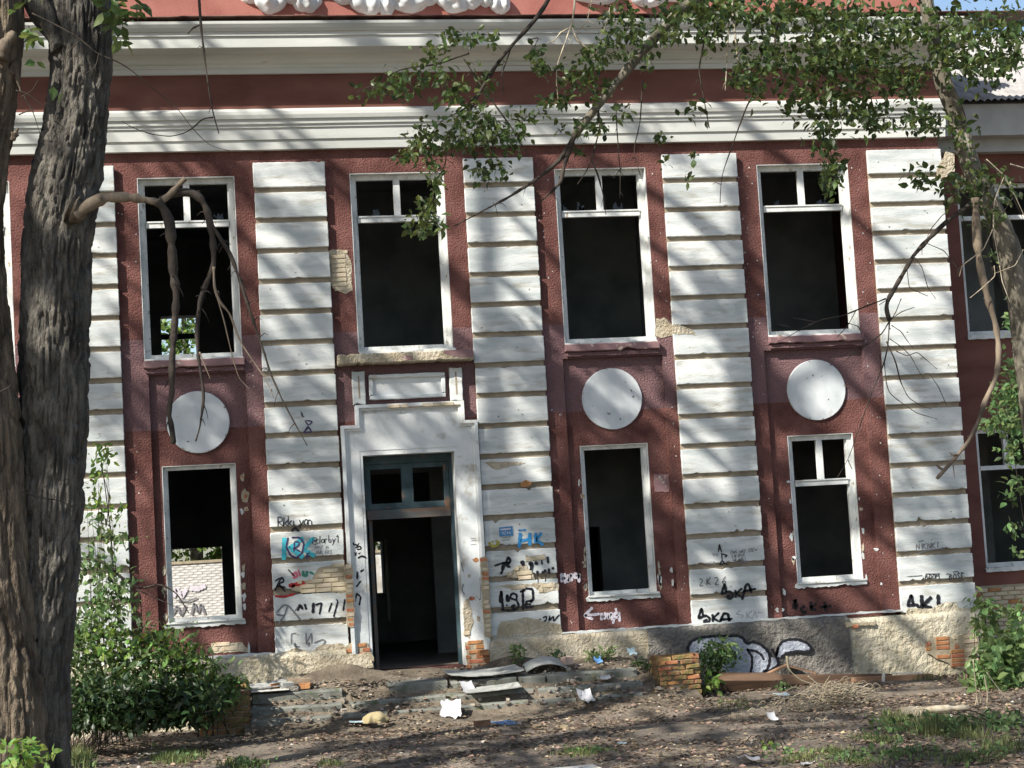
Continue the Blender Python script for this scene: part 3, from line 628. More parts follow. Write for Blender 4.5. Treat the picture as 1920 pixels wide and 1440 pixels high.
FONT = {'A':[[(0,0),(.3,1),(.6,0)],[(.1,.35),(.5,.35)]],'B':[[(0,0),(0,1),(.4,.9),(.4,.6),(0,.5),(.5,.4),(.5,.1),(0,0)]],'C':[[(.55,.9),(.2,1),(0,.5),(.2,0),(.55,.1)]],'D':[[(0,0),(0,1),(.5,.7),(.5,.3),(0,0)]],'E':[[(.5,1),(0,1),(0,0),(.5,0)],[(0,.5),(.4,.5)]],'F':[[(.5,1),(0,1),(0,0)],[(0,.5),(.4,.5)]],'H':[[(0,0),(0,1)],[(.5,0),(.5,1)],[(0,.5),(.5,.5)]],'I':[[(.2,0),(.2,1)]],'K':[[(0,0),(0,1)],[(.5,1),(0,.45),(.55,0)]],'L':[[(0,1),(0,0),(.5,0)]],'M':[[(0,0),(.05,1),(.3,.4),(.55,1),(.6,0)]],'N':[[(0,0),(0,1),(.5,0),(.5,1)]],'O':[[(.3,1),(0,.6),(.1,.1),(.3,0),(.55,.3),(.5,.8),(.3,1)]],'P':[[(0,0),(0,1),(.5,.85),(.45,.55),(0,.5)]],'R':[[(0,0),(0,1),(.5,.85),(.45,.55),(0,.5),(.55,0)]],'S':[[(.5,.9),(.2,1),(0,.75),(.5,.3),(.3,0),(0,.1)]],'T':[[(0,1),(.6,1)],[(.3,1),(.3,0)]],'U':[[(0,1),(0,.2),(.3,0),(.5,.2),(.5,1)]],'V':[[(0,1),(.3,0),(.6,1)]],'W':[[(0,1),(.15,0),(.35,.7),(.5,0),(.7,1)]],'X':[[(0,1),(.55,0)],[(.5,1),(0,0)]],'Y':[[(0,1),(.3,.5)],[(.6,1),(.15,0)]],'2':[[(0,.8),(.25,1),(.5,.75),(0,0),(.55,0)]],'6':[[(.45,1),(.1,.6),(0,.25),(.25,0),(.5,.25),(.3,.5),(.05,.35)]],'7':[[(0,1),(.5,1),(.2,0)]],'4':[[(.1,1),(0,.5),(.5,.5)],[(.4,1),(.4,0)]],'5':[[(.5,1),(.05,1),(.05,.55),(.4,.5),(.45,.15),(0,0)]],'0':[[(.25,1),(0,.5),(.25,0),(.5,.5),(.25,1)]],'1':[[(.05,.75),(.25,1),(.25,0)]],'Z':[[(0,1),(.5,1),(0,0),(.55,0)]],
 'r':[[(0,0),(0,.6)],[(0,.4),(.3,.6)]],'i':[[(.1,0),(.1,.55)],[(.1,.75),(.12,.82)]],'k':[[(0,0),(0,1)],[(.35,.6),(0,.3),(.4,0)]],'y':[[(0,.6),(.2,.1)],[(.45,.6),(.05,-.35)]],'a':[[(.4,.5),(.15,.6),(0,.25),(.2,0),(.4,.25),(.4,.6),(.45,0)]],'n':[[(0,0),(0,.6)],[(0,.4),(.25,.6),(.38,.4),(.4,0)]],'c':[[(.4,.5),(.15,.6),(0,.25),(.2,0),(.42,.1)]],'l':[[(.1,1),(.1,0)]],'b':[[(0,1),(0,0),(.35,.1),(.35,.45),(0,.4)]],'j':[[(.25,.6),(.25,-.2),(0,-.35)],[(.25,.8),(.27,.85)]],'@':[[(.45,.3),(.3,.55),(.15,.3),(.35,.2),(.45,.5),(.6,.2),(.7,.5),(.45,.85),(.05,.6),(.05,.1),(.4,-.1),(.7,0)]],'_':[[(0,-.1),(.6,-.1)]],'"':[[(.1,1),(0,.8)],[(.3,1),(.2,.8)]],':':[[(.1,.2),(.12,.32)],[(.1,.7),(.12,.82)]],
 'Г':[[(0,0),(0,1),(.5,1)]],'И':[[(0,1),(0,0),(.5,1),(.5,0)]],'Я':[[(.5,0),(.5,1),(.1,.85),(.1,.55),(.5,.5)],[(.3,.5),(0,0)]],'Л':[[(0,0),(.25,1),(.5,0)]],'.':[[(.1,0),(.14,.05)]],'!':[[(.15,1),(.1,.3)],[(.08,.05),(.1,.0)]],'-':[[(0,.45),(.4,.45)]],' ':[]}
def text(m, s, px, py, h, wpx, y, slope=-0.055, sp_=0.85, wx=1.0, jit=0.04):
    x = px
    for ch in s:
        for st in FONT.get(ch, []):
            pts = [(x+(a+random.uniform(-jit,jit))*h*wx, py+slope*(x-px+a*h)-(b+random.uniform(-jit,jit))*h) for a, b in st]
            ribbon(m, pts, wpx, y)
        x += h*sp_*wx*(0.5 if ch in 'iIl1.:j' else 1)
def crop(ox, oy, s, pts): return [(ox+a/s, oy+b/s) for a, b in pts]
def graf(par, mtl, strokes=(), texts=(), y=-0.1175, crp=None):
    m = MB()
    for w_, pts in strokes: ribbon(m, crop(*crp, pts) if crp else pts, w_*(1.08 if w_ > 2 else 1.1), y)
    for t in texts: text(m, *t[:5], y, **(t[5] if len(t) > 5 else {}))
    return m.build('graffiti', mtl, par)
YB_ = -0.1175
B = lambda p, r: blocks[(p, r)]
c4 = (480, 930, 4.5); c5 = (860, 930, 4.5); c6 = (1240, 990, 4.644); c7 = (1600, 980, 4.5)
graf(B(1,11), k_black, texts=[('Rikki_yan', 521, 988, 19, 1.6, dict(sp_=.42))]); graf(B(1,11), k_black, [(4, [(300,300),(320,270),(345,275),(360,300)])], crp=c4)
graf(B(1,12), k_cyan, [(8,[(240,350),(235,540)]),(8,[(400,350),(290,440),(400,520)]),(7,[(490,350),(400,450),(500,510)]),(5,[(250,440),(290,430)])], crp=c4, y=-.1170)
graf(B(1,12), k_purple, [(2.6,[(320,470),(325,380),(370,395),(350,430),(320,440),(375,470)]),(3,[(270,350),(255,430),(290,500),(340,525),(390,480),(405,400),(370,350),(300,350)]),(2.4,[(455,480),(420,490),(450,510),(420,530)])], crp=c4, y=-.1185)
graf(B(1,12), k_black, texts=[('@clarby1', 584, 1020, 15, 1.3, dict(sp_=.47))]); graf(B(1,12), k_grey, texts=[('NAY in', 591, 1030, 8, .9, dict(sp_=.6)), ('AVRGERS', 592, 1040, 8, .9, dict(sp_=.55))])
graf(B(1,13), k_black, [(3,[(160,800),(215,680),(240,720),(190,740),(250,810)]),(3,[(170,760),(250,770)]),(2.5,[(200,690),(160,720)]),(2,[(270,620),(330,680)])], crp=c4)
graf(B(1,13), k_red, [(7,[(275,760),(340,745),(415,735)]),(5,[(300,770),(330,750)]),(4,[(160,845),(240,850),(330,825)])], crp=c4, y=-.1165); graf(B(1,13), k_pink, [(4,[(300,670),(340,640),(350,680),(310,690)]),(3,[(355,620),(375,680)])], crp=c4); graf(B(1,13), k_green, [(5,[(400,630),(395,675),(430,670),(430,630)]),(4,[(450,640),(490,660)])], crp=c4)
graf(B(1,14), k_grey, [(3,[(170,990),(230,920),(270,920),(240,1010),(170,1000)]),(2.6,[(270,920),(330,990),(380,1050)]),(2.4,[(330,970),(370,910)]),(2.4,[(240,1010),(190,1080)])], crp=c4)
graf(B(1,14), k_black, [(4,[(350,970),(375,915),(395,960)]),(4,[(410,910),(425,960)]),(5,[(485,900),(480,990)]),(3.4,[(500,920),(555,900),(535,1000)]),(3,[(640,900),(612,980)]),(3,[(690,890),(655,1020)]),(2.4,[(690,890),(680,870)]),(3,[(750,870),(735,970)]),(4,[(700,1030),(712,1037)])], crp=c4)
graf(B(1,15), k_grey, texts=[('ГРИ', 546, 1208, 20, 2.2, dict(sp_=.7)), ('Б', 0, 0, 1, 1)]); graf(B(1,15), k_grey, [(2.4,[(330,1240),(330,1275),(370,1270)]),(2,[(420,1250),(460,1235),(440,1270)]),(2.4,[(490,1240),(560,1210),(590,1220),(560,1260)])], crp=c4)
cA = (0,480,3)
graf(B(1,8), k_purple, [(2,[(1697,880),(1703,905)]),(2,[(1715,925),(1735,955),(1760,930),(1720,925)]),(2.5,[(1710,990),(1735,960),(1755,990),(1705,992)]),(2,[(1735,955),(1720,975)])], crp=cA); graf(B(1,8), k_grey, [(1.5,[(1693,870),(1700,910),(1712,900)])], crp=cA)
# third pilaster
graf(B(2,12), k_blue, [(6,[(520,310),(510,440)]),(5,[(520,380),(590,365)]),(6,[(600,310),(600,420)]),(6,[(650,310),(650,400)]),(5,[(700,310),(655,370),(715,415)]),(5,[(745,325),(750,328)]),(5,[(745,370),(750,372)]),(2.5,[(500,290),(570,285)])], crp=c5)
graf(B(2,12), k_yellow, [(5,[(255,390),(280,425),(320,420),(345,380)]),(4,[(285,375),(287,395)]),(4,[(318,370),(322,390)])], crp=c5)
q0 = [P(936,989,YB_), P(961,986.5,YB_), P(962,1004,YB_), P(936.5,1006,YB_)]
pst = MB().prism([(q[0],q[2]) for q in q0], -.1180, -.1105).build('poster', paint('poster_blue', (0.05,0.19,0.36)), B(2,12))
m = MB(); text(m, '4500', 941, 1003, 6, 1.1, -.1195, sp_=.75); ribbon(m, [(938,993),(950,992),(958,991)], 3, -.1195); m.build('poster_print', k_white, B(2,12))
graf(B(2,12), k_grey, [(1.2,[(360,355),(440,345)]),(1.2,[(360,375),(430,368)]),(1.5,[(360,410),(400,420),(440,405)])], crp=c5)
graf(B(2,13), k_black, [(3.5,[(300,590),(370,565),(440,560)]),(4,[(355,660),(400,560),(420,510),(440,550),(400,590),(440,600)]),(3,[(380,560),(360,620)]),(6,[(590,580),(620,560),(610,630)]),(6,[(640,560),(670,575)]),(3,[(700,540),(705,580)]),(4,[(750,510),(755,570)]),(5,[(660,630),(670,660)]),(5,[(700,640),(720,650),(735,620)]),(4,[(760,610),(765,660)]),(5,[(790,600),(800,620)]),(1.6,[(668,660),(670,735)]),(1.6,[(730,660),(732,725)]),(7,[(530,545),(550,590)])], crp=c5)
graf(B(2,14), k_black, [(4.5,[(360,800),(345,880),(360,905)]),(4.5,[(360,800),(375,960)]),(4,[(410,830),(400,880),(430,890),(410,830)]),(4,[(450,820),(430,860),(490,880),(490,830),(450,820)]),(4,[(490,880),(510,930),(480,960),(440,930),(480,920)]),(4.5,[(540,790),(545,965)]),(4,[(515,810),(565,790)]),(4.5,[(565,780),(625,785),(630,870),(605,900)]),(4,[(630,880),(570,890),(565,945),(635,930)]),(3.5,[(570,915),(610,910)]),(3.5,[(355,960),(420,965),(480,960)]),(3.5,[(400,920),(415,925)])], crp=c5)
graf(B(2,15), k_black, [(2.6,[(520,1060),(545,1030),(540,1070),(520,1090),(560,1080)]),(2.6,[(560,1030),(600,1060),(600,1100)]),(2.6,[(610,1050),(580,1080)]),(2.6,[(640,1040),(665,1080),(690,1030),(690,1090)]),(2.6,[(710,1030),(740,1010),(740,1050),(710,1060),(740,1090)]),(2.6,[(770,1010),(760,1060),(800,1010),(800,1060),(850,1000)])], crp=c5)
# white tags on the maroon wall
m = MB(); text(m, 'НИЯ', 1053, 1102, 22, 4.5, -.006, sp_=.66) if False else None
graf(bd, k_white, [(5,[(868,650),(870,730)]),(5,[(895,650),(900,740)]),(5,[(870,700),(900,690)]),(5,[(920,660),(925,730),(950,650),(955,720)]),(5,[(1000,655),(970,660),(975,690),(1010,690),(1015,650),(1015,730)])], crp=c5, y=-.006)
graf(bd, k_white, [(5,[(1190,995),(1060,1010)]),(5,[(1130,940),(1060,1010),(1135,1040)]),(5,[(1205,985),(1205,1050)]),(5,[(1235,980),(1232,1045)]),(4.5,[(1205,1020),(1232,1015)]),(5,[(1255,985),(1260,1040),(1290,980),(1292,1050)]),(5,[(1350,985),(1310,990),(1315,1030),(1350,1020)]),(5,[(1352,980),(1358,1060)]),(4,[(1315,1030),(1300,1080)]),(4,[(1325,945),(1330,975)])], crp=c5, y=.083)
# fourth pilaster
graf(B(3,12), k_black, [(2.2,[(505,140),(497,210)]),(2.2,[(505,140),(525,210)]),(2,[(498,185),(522,180)]),(2,[(525,215),(530,290)]),(2.4,[(525,225),(580,240),(550,255)]),(2.2,[(505,320),(530,280),(550,310),(580,320)]),(2.2,[(500,320),(550,312)])], crp=c6)
graf(B(3,12), k_grey, texts=[('OWN WAY CREW', 1369, 1040, 8, 1.0, dict(sp_=.52, slope=-.12)), ('EYEOPUR', 1372, 1047, 7, 1.0, dict(sp_=.5, slope=-.12)), ('WRGNOLL', 1374, 1054, 7, 1.1, dict(sp_=.55, slope=-.10)), ('VV', 1336, 1044, 7, .9), ('WNSOL', 1323, 1060, 7, .8, dict(sp_=.6))], strokes=[(1.4,[(1376,1056),(1405,1052)]),(1.2,[(1392,1058),(1400,1054)])])
graf(B(3,13), k_black, texts=[('"', 1299, 1098, 10, .9), ('2K26', 1311, 1099, 15, 1.3, dict(sp_=.95, slope=-.07))])
SKA = lambda ox, oy, k: [(4.6,[(ox+30*k,oy+5*k),(ox,oy+100*k),(ox+70*k,oy+70*k),(ox+105*k,oy+100*k),(ox+90*k,oy+140*k),(ox+50*k,oy+130*k),(ox+50*k,oy+115*k),(ox+85*k,oy+110*k)]),(4.6,[(ox+30*k,oy+5*k),(ox+45*k,oy+80*k)]),(4.6,[(ox+125*k,oy+60*k),(ox+130*k,oy+130*k)]),(4,[(ox+185*k,oy+45*k),(ox+130*k,oy+95*k),(ox+185*k,oy+125*k)]),(4.8,[(ox+185*k,oy+150*k),(ox+220*k,oy+10*k),(ox+245*k,oy+10*k),(ox+270*k,oy+90*k)]),(4.4,[(ox+190*k,oy+75*k),(ox+310*k,oy+50*k)])]
graf(B(3,13), k_black, SKA(522,480,.98), crp=c6); graf(B(3,15), k_black, SKA(320,690,1.0)[:4]+[(5,[(500,860),(540,745),(580,745),(600,850)]),(4.4,[(505,800),(620,790)])], crp=c6)
graf(B(3,15), k_faint, [(1.4,[(690,710),(650,750),(720,760),(690,790)]),(1.4,[(740,730),(745,790)]),(1.4,[(790,720),(745,760),(790,790)]),(1.4,[(790,800),(815,720),(835,790)]),(1.2,[(840,740),(890,735)])], crp=c6)
graf(bd, k_dk, [(6,[(1165,620),(1150,700),(1190,690)]),(6,[(1165,620),(1180,690)]),(5,[(1250,680),(1215,700),(1230,740),(1270,720)]),(6,[(1300,640),(1305,720)]),(5,[(1350,660),(1300,690),(1350,720)]),(6,[(1420,640),(1430,720)]),(4.5,[(1380,690),(1480,680)])], crp=c6, y=.083)
# fifth pilaster
graf(B(4,12), k_grey, [(1.6,[(520,270),(600,240),(770,215)]),(1.4,[(740,205),(770,215),(755,228)]),(1.6,[(545,160),(600,150)])], [('NIKNKI', 1717, 1030, 10, 1.3, dict(sp_=.75))] and (), crp=c7)
graf(B(4,12), k_grey, texts=[('NIKNKI', 1718, 1031, 12, 1.6, dict(sp_=.7, slope=-.08))])
graf(B(4,13), k_black, texts=[('BOOM', 1735, 1087, 10, 1.4, dict(sp_=.66)), ('BOSE', 1780, 1087, 11, 1.6, dict(sp_=.66))], strokes=[(1.3,[(1735,1076),(1763,1076)]),(1.3,[(1781,1090),(1808,1089)]),(1.3,[(1787,1073),(1795,1071),(1799,1075)]),(1.2,[(1774,1077),(1779,1075)]),(1.2,[(1801,1073),(1808,1075)]),(1.0,[(1700,1081),(1730,1079)])])
graf(B(4,15), k_black, [(5.5,[(490,605),(455,700),(540,690),(555,740),(510,780),(480,750)]),(5,[(490,605),(505,690)]),(7,[(575,610),(580,780)]),(6.5,[(660,625),(585,700),(660,720),(640,775)]),(7,[(715,605),(720,730)])], crp=c7); graf(B(4,15), k_grey, [(4,[(760,735),(860,705)])], crp=c7)
graf(door_s, k_black, [(2.4,[(820,390),(825,420),(845,400),(850,430),(870,395)]),(2.4,[(835,440),(880,420),(890,450),(850,450)]),(1.8,[(830,475),(850,505)]),(1.8,[(850,475),(830,505)]),(1.8,[(860,480),(872,490),(880,475)]),(3.5,[(860,525),(890,505),(930,520)]),(3.5,[(880,640),(910,620)]),(3.5,[(855,640),(855,705)]),(3,[(885,715),(845,770)]),(3,[(845,820),(885,850),(870,925)]),(3,[(835,900),(850,820)])], crp=c4, y=-.128)
graf(door_s, k_grey, [(1,[(100,360),(145,357)]),(1,[(105,378),(147,374)]),(1,[(100,412),(150,408)]),(1.6,[(20,560),(40,640)]),(2,[(40,740),(25,800),(50,830)]),(2,[(180,690),(185,740),(190,860),(170,880)])], crp=c5, y=-.128)
# throw-up on the plinth: silver fill and a black outline
YP = -0.29
def fill(pts, y, mtl, par): 
    q = [tuple(P(a, b, y)[[0,2]]) for a, b in crop(*c6, pts)]; return MB().prism(q, y, y+.012).build('graffiti', mtl, par)
o1 = [(235,1090),(232,1040),(260,985),(330,955),(420,945),(470,940),(560,940),(660,938),(710,955),(735,1000),(745,1010),(800,990),(860,1010),(920,1060),(945,1110),(940,1190),(915,1240),(880,1270),(560,1270),(470,1200),(330,1110)]
o2 = [(1000,1120),(1015,1040),(1050,990),(1110,970),(1190,970),(1270,1000),(1305,1040),(1300,1070),(1260,1078),(1180,1072),(1090,1090),(1040,1125)]
o3 = [(945,1125),(985,1130),(1020,1160),(1018,1195),(960,1230),(930,1240)]
for o in (o1, o2, o3): fill(o, YP, k_silver, pl3)
graf(pl3, k_black, [(5,o1[:18]),(4.6,[(745,1050),(790,1120),(790,1200),(775,1270)]),(4.2,[(740,1060),(820,1070),(870,1100),(895,1150)]),(4.6,o2),(4.2,[(960,1050),(1000,1120),(1015,1160),(1018,1195),(920,1255)]),(4,[(1000,1120),(1020,1040)])], crp=c6, y=YP-.004)

# ================================================================== SIDE WING (set back, lower, slate roof)
YW = 1.2
wg = thing('side_wing', 'lower dark maroon wing with slate roof set back at the right', 'building', (17.0, YW, 0))
a0 = P(1813, 600, YW)[0]; b0 = P(1838, 900, YW)[0]
wu = (a0, a0+1.7, 6.13, 9.05); wl = (b0-.02, b0+1.25, 1.75, 4.36); wu2 = (a0+3.9, a0+5.6, 6.13, 9.05); wl2 = (a0+4.1, a0+5.4, 1.75, 4.36)
holed(14.02, 26, 0.0, 9.85, [wu, wl, wu2, wl2], YW, YW+.5).build('wall', redflat, wg)
for (x0, x1, z0, z1) in (wu, wl, wu2, wl2):
    m = MB(); f_ = .085; y = YW+.1
    m.box(x0, x0+f_, y, y+.1, z0, z1); m.box(x1-f_, x1, y, y+.1, z0, z1); m.box(x0+f_, x1-f_, y, y+.1, z1-f_, z1); m.box(x0+f_, x1-f_, y, y+.1, z0, z0+f_)
    f = m.build('window_frame', wframe, wg); zt = z0+(z1-z0)*(.70 if z0 < 5 else .76); xm = (x0+x1)/2
    MB().box(x0+f_+.001, x1-f_-.001, y-.01, y+.08, zt, zt+.08).build('transom', wframe, f); MB().box(xm-.05, xm+.05, y, y+.08, zt+.081, z1-f_-.001).build('mullion', wframe, f)
    MB().prism(jag(x0-.03, x1+.03, z0-.08, z0-.001, .006), YW-.06, YW+.1).build('sill', wframe, f)
    MB().box(x0-.3, x1+.3, YW+3.0, YW+3.1, z0-1, z1+1).build('inner_wall', interior, wg)
MB().box(14.03, 26, YW+.501, YW+6, 5.0, 5.3).build('inner_floor', interior, wg); MB().box(14.03, 26, YW+.501, YW+6, 9.6, 9.84).build('inner_floor', interior, wg)
MB().box(14.03, 26, YW+6, YW+6.3, 0, 9.85).build('rear_wall', interior, wg)
MB().box(14.08, 27, YW-.55, YW+6.6, 9.851, 10.45).build('eave', eave, wg)
MB().box(14.08, 27, YW-.25, YW-.001, 9.6, 9.85).build('eave_moulding', eave, wg)
# corrugated slate roof sloping up behind the eave, its hip falling to the right
MB().extr([(YW-.54,10.452),(YW+5.6,10.452),(YW+5.6,13.3),(YW-.54,10.46)], 14.1, 27).build('roof_body', eave, wg)
def slate_sheet(x0, x1, y0, z0, y1, z1):
    m = MB(); n = int((x1-x0)/.035); V = []
    for i in range(n+1):
        x = x0+(x1-x0)*i/n; c = .025*math.sin(i*1.5708)
        V += [(x, y0, z0+c), (x, y1, z1+c)]
    m.add(V, [(2*i,2*i+2,2*i+3,2*i+1) for i in range(n)]); return m
for k in range(4):
    for i in range(11):
        x0 = 14.1+i*1.15; y0 = YW-.75+k*1.5; z0 = 10.48+k*.72
        slate_sheet(x0, x0+1.19, y0, z0+.012*(i % 2), y0+1.62, z0+.777+.012*(i % 2)).build('slate_sheet', slate, wg)
# its brick base courses
y = YW-.012; z = 0.06; r = 0
MB().box(14.03, 17.5, YW-.016, YW-.001, -0.1, 1.42).build('mortar_bed', mortar, wg)
while z < 1.40:
    x = 14.17+(.13 if r % 2 else 0)
    while x < 17.2:
        put_brick(x, YW+.012+random.uniform(-.005,.005), z, brick_o if random.random() < .16 else brick_c, wg, (1,1,1)); x += .262
    z += .08; r += 1

# ================================================================== PORCH STEPS
st = thing('porch_steps', 'broken concrete steps littered with rubble below the doorway', 'steps', (4.6,-1.2,0))
def slab(x0, x1, yf, yb, ztop, th, tilt=0.0, yaw=0.0, roll=0.0, name='step_slab', mtl=concrete):
    m = MB(); n = max(4, int((x1-x0)/.12)); V = []
    prof = [(yb, ztop-th), (yf, ztop-th), (yf-.004, ztop-.03), (yf+.02, ztop), (yb, ztop)]
    k = len(prof)
    for i in range(n+1):
        x = x0+(x1-x0)*i/n; 
        for j, (y_, z_) in enumerate(prof):
            e = (fbm(np.array([[x*4, y_*4+z_*9, 2.0]]), 3)[0]-.45)*(.05 if j in (2,3) else .02); V.append((x, y_+e, z_+e*.5))
    F = [(i*k+j,(i+1)*k+j,(i+1)*k+(j+1)%k,i*k+(j+1)%k)[::-1] for i in range(n) for j in range(k)]
    F += [tuple(range(k)), tuple(n*k+j for j in range(k))[::-1]]
    c = np.array([(x0+x1)/2, yf, ztop]); M = np.array(Matrix.Rotation(yaw,3,'Z') @ Matrix.Rotation(roll,3,'Y') @ Matrix.Rotation(tilt,3,'X'))
    V = [tuple(M@(np.array(v)-c)+c) for v in V]
    return m.add(V, F).build(name, mtl, st)
def pxx(px, py, y): return P(px, py, y)[0]
for (a, b, kw) in ((472,640,{}),(728,838,dict(tilt=.04)),(845,968,dict(tilt=.07,roll=-.015)),(972,1022,dict(roll=.03)),(1026,1195,dict(yaw=.015))): slab(pxx(a,1275,-1.3), pxx(b,1275,-1.3), -1.32, -.5, .545+random.uniform(-.02,.02), .15, **kw)
for (a, b, kw) in ((470,640,dict(roll=.01)),(655,835,dict(roll=-.01)),(838,1000,dict(tilt=.05)),(1010,1205,{})): slab(pxx(a,1295,-1.65), pxx(b,1295,-1.65), -1.67, -1.2, .355+random.uniform(-.02,.02), .16, **kw)
for (a, b, kw) in ((470,620,dict(roll=.01)),(640,725,dict(tilt=.05)),(735,990,dict(roll=-.01)),(1000,1080,dict(tilt=.04)),(1090,1205,dict(roll=-.015))): slab(pxx(a,1315,-2.0), pxx(b,1315,-2.0), -2.02, -1.55, .185+random.uniform(-.02,.02), .17, **kw)
# rubble and soil filling the steps
X, Y = np.meshgrid(np.linspace(0.9, 8.3, 90), np.linspace(-3.3, 0.3, 60))
prof_y = np.array([-3.3,-2.7,-2.15,-2.02,-1.78,-1.66,-1.42,-1.3,-1.0,-.5,-.15,.3]); prof_z = np.array([-.09,.0,.08,.16,.22,.30,.37,.46,.55,.61,.68,.70])
Z = np.interp(Y, prof_y, prof_z)+(fbm(np.stack([X*1.3, Y*1.3, X*0], -1), 4)-.47)*.16
fade = np.clip((Y+.3)/.4, 0, 1); Z = Z*(1-fade)+fade*np.minimum(Z, .70)
Z -= .10*np.clip((np.abs(X-4.6)-3.0)/.8, 0, 1); Z -= .035*np.clip((-Y-.75)/.3, 0, 1)
Z += .22*np.exp(-((X-2.55)/.55)**2-((Y+.30)/.22)**2)+.16*np.exp(-((X-5.5)/.5)**2-((Y+.3)/.22)**2)
Z = np.where((X > 3.2) & (X < 4.7) & (Y > -.2), np.minimum(Z, .70), Z)
mb = MB(); idx = np.arange(X.size).reshape(X.shape)
mb.add(np.stack([X, Y, Z], -1).reshape(-1,3), np.stack([idx[:-1,:-1], idx[:-1,1:], idx[1:,1:], idx[1:,:-1]], -1).reshape(-1,4))
mb.build('rubble_fill', dirtm, st, True)
def porch_z(x, y): return float(np.interp(y, prof_y, prof_z))
# loose crumbs of rubble
def rock(m, c, s, n=1):
    q = Vector(c); M = Matrix.Rotation(random.uniform(0,6.28),3,'Z') @ Matrix.Rotation(random.uniform(-.4,.4),3,'X')
    m.rbox(q, (s*random.uniform(.7,1.4), s*random.uniform(.6,1.1), s*random.uniform(.4,.8)), M, .3)
m = MB()
for k in range(900):
    x = random.uniform(1.0, 8.0); y = random.uniform(-2.1, -.2)
    if 3.2 < x < 4.7 and y > -.4 and random.random() < .6: continue
    if random.random() < .4: x = random.choice([random.gauss(2.5,.5), random.gauss(5.6,.5)]); y = random.gauss(-.4,.15)
    rock(m, (x, y, porch_z(x, y)+random.uniform(0,.03)), random.choice([.02,.03,.03,.05,.07]))
m.build('rubble_crumbs', M_('rubble_mix', (.16,.13,.10),(.34,.30,.25),5,.95,.3,30,island=.5), st, False, 'stuff')

# ================================================================== BRICK STUBS FLANKING THE STEPS
def pier(px0, px1, pytop, pybot, y, label, mtl, seed):
    random.seed(seed)
    a = P(px0, pybot, y); b = P(px1, pytop, y); x0, x1, z1 = a[0], b[0], b[2]; dp = .62
    t = thing('brick_pier', label, 'brick pier', ((x0+x1)/2, y, 0), None)
    MB().box(x0+.03, x1-.03, y+.05, y+dp, -.05, z1-.11).build('mortar_core', mortar, t)
    z = .03; r = 0
    while z < z1-.03:
        shrink = .0 if z < z1-.14 else .06
        n = max(2, int(round((x1-x0)/.262))); wd = (x1-x0)/n
        x = x0+(-wd/2 if r % 2 else 0)
        while x < x1-.01:
            l, rr = max(x, x0), min(x+wd, x1)
            if rr-l > .06 and not (z > z1-.10 and random.random() < .45):
                put_brick((l+rr)/2+random.uniform(-.012,.012), y+.058+random.uniform(-.03,.035), z+random.uniform(-.008,.008), mtl if random.random() < .75 else brick_o, t, ((rr-l)/.262*random.uniform(.82,.98), 1, random.uniform(.85,1.05)), random.uniform(-.12,.12), random.uniform(-.06,.06))
            x += wd
        # left and right faces
        for (xs, s_) in ((x1-.052, 1), (x0+.052, -1)):
            for kk in range(2):
                put_brick(xs, y+.17+kk*.27+(.05 if r % 2 else 0), z, mtl, t, (.96,1,1.02), rad(90*s_))
        z += .083; r += 1
    for k in range(n):
        for kk in range(2):
            if random.random() < .7: MB().rbox((x0+wd*(k+.5), y+.15+.27*kk, z1-.075+random.uniform(0,.02)), (wd*.95,.24,.07), Matrix.Rotation(random.uniform(-.1,.1),3,'Z'), .06).build('brick', mtl, t)
    return t
pier(1238, 1312, 1224, 1300, -1.75, 'mossy ochre brick stub with crumbling corners beside the silver graffiti', brick_m, 3)
pier(374, 468, 1278, 1345, -1.75, 'shaded brick stub overgrown by green shrubs at the left end of the steps', brick_m, 5)
random.seed(21)

# ================================================================== DEBRIS: every piece its own thing
def sheet(px, py, y, L, Wd, z=None, th=.012, yaw=0.0, tilt=0.0, roll=0.0, curl=0.0, ragged=.05, zc=None, n=10):
    """a ragged sheet lying round the ground point"""
    c = P(px, py, y) if z is None else np.array([P(px, py, y)[0], y, z])
    m = MB(); nx_, ny_ = n, max(3, n//2); V = []
    for s_ in (0, -th):
        for j in range(ny_+1):
            for i in range(nx_+1):
                u, v = i/nx_-.5, j/ny_-.5
                e = ragged*(fbm(np.array([[u*5+px, v*5+py, 1.0]]), 3)[0]-.45)*2
                x_ = u*L*(1+e); y_ = v*Wd*(1+e*1.4); z_ = curl*(u*u*4-.3)*L*.1+s_+.02*curl*math.sin(v*5+px)
                V.append((x_, y_, z_))
    N_ = (nx_+1)*(ny_+1); F = []
    for j in range(ny_):
        for i in range(nx_):
            a = j*(nx_+1)+i; F.append((a, a+1, a+nx_+2, a+nx_+1)); F.append((N_+a, N_+a+nx_+1, N_+a+nx_+2, N_+a+1))
    rim = [i for i in range(nx_+1)]+[(j)*(nx_+1)+nx_ for j in range(1, ny_+1)]+[ny_*(nx_+1)+i for i in range(nx_-1, -1, -1)]+[j*(nx_+1) for j in range(ny_-1, 0, -1)]
    for k in range(len(rim)): a, b = rim[k], rim[(k+1) % len(rim)]; F.append((a, N_+a, N_+b, b))
    M = np.array(Matrix.Rotation(yaw,3,'Z') @ Matrix.Rotation(roll,3,'Y') @ Matrix.Rotation(tilt,3,'X'))
    return m.add([tuple(M@np.array(v)+c) for v in V], F)
def gz(px, py):
    q = G(px, py, 0.02); return q, float(gh(q[0], q[1]))
def gsheet(name, label, cat, mtl, px, py, L, Wd, **kw):
    q, h = gz(px, py); kw.setdefault('z', h+.03); return solo(name, sheet(px, py, q[1], L, Wd, **kw), mtl, label, cat)
gsheet('board', 'pale flat board lying on the dirt at the bottom edge of the picture', 'board', boardw, 1070, 1434, .66, .42, th=.035, yaw=.03, ragged=.02)
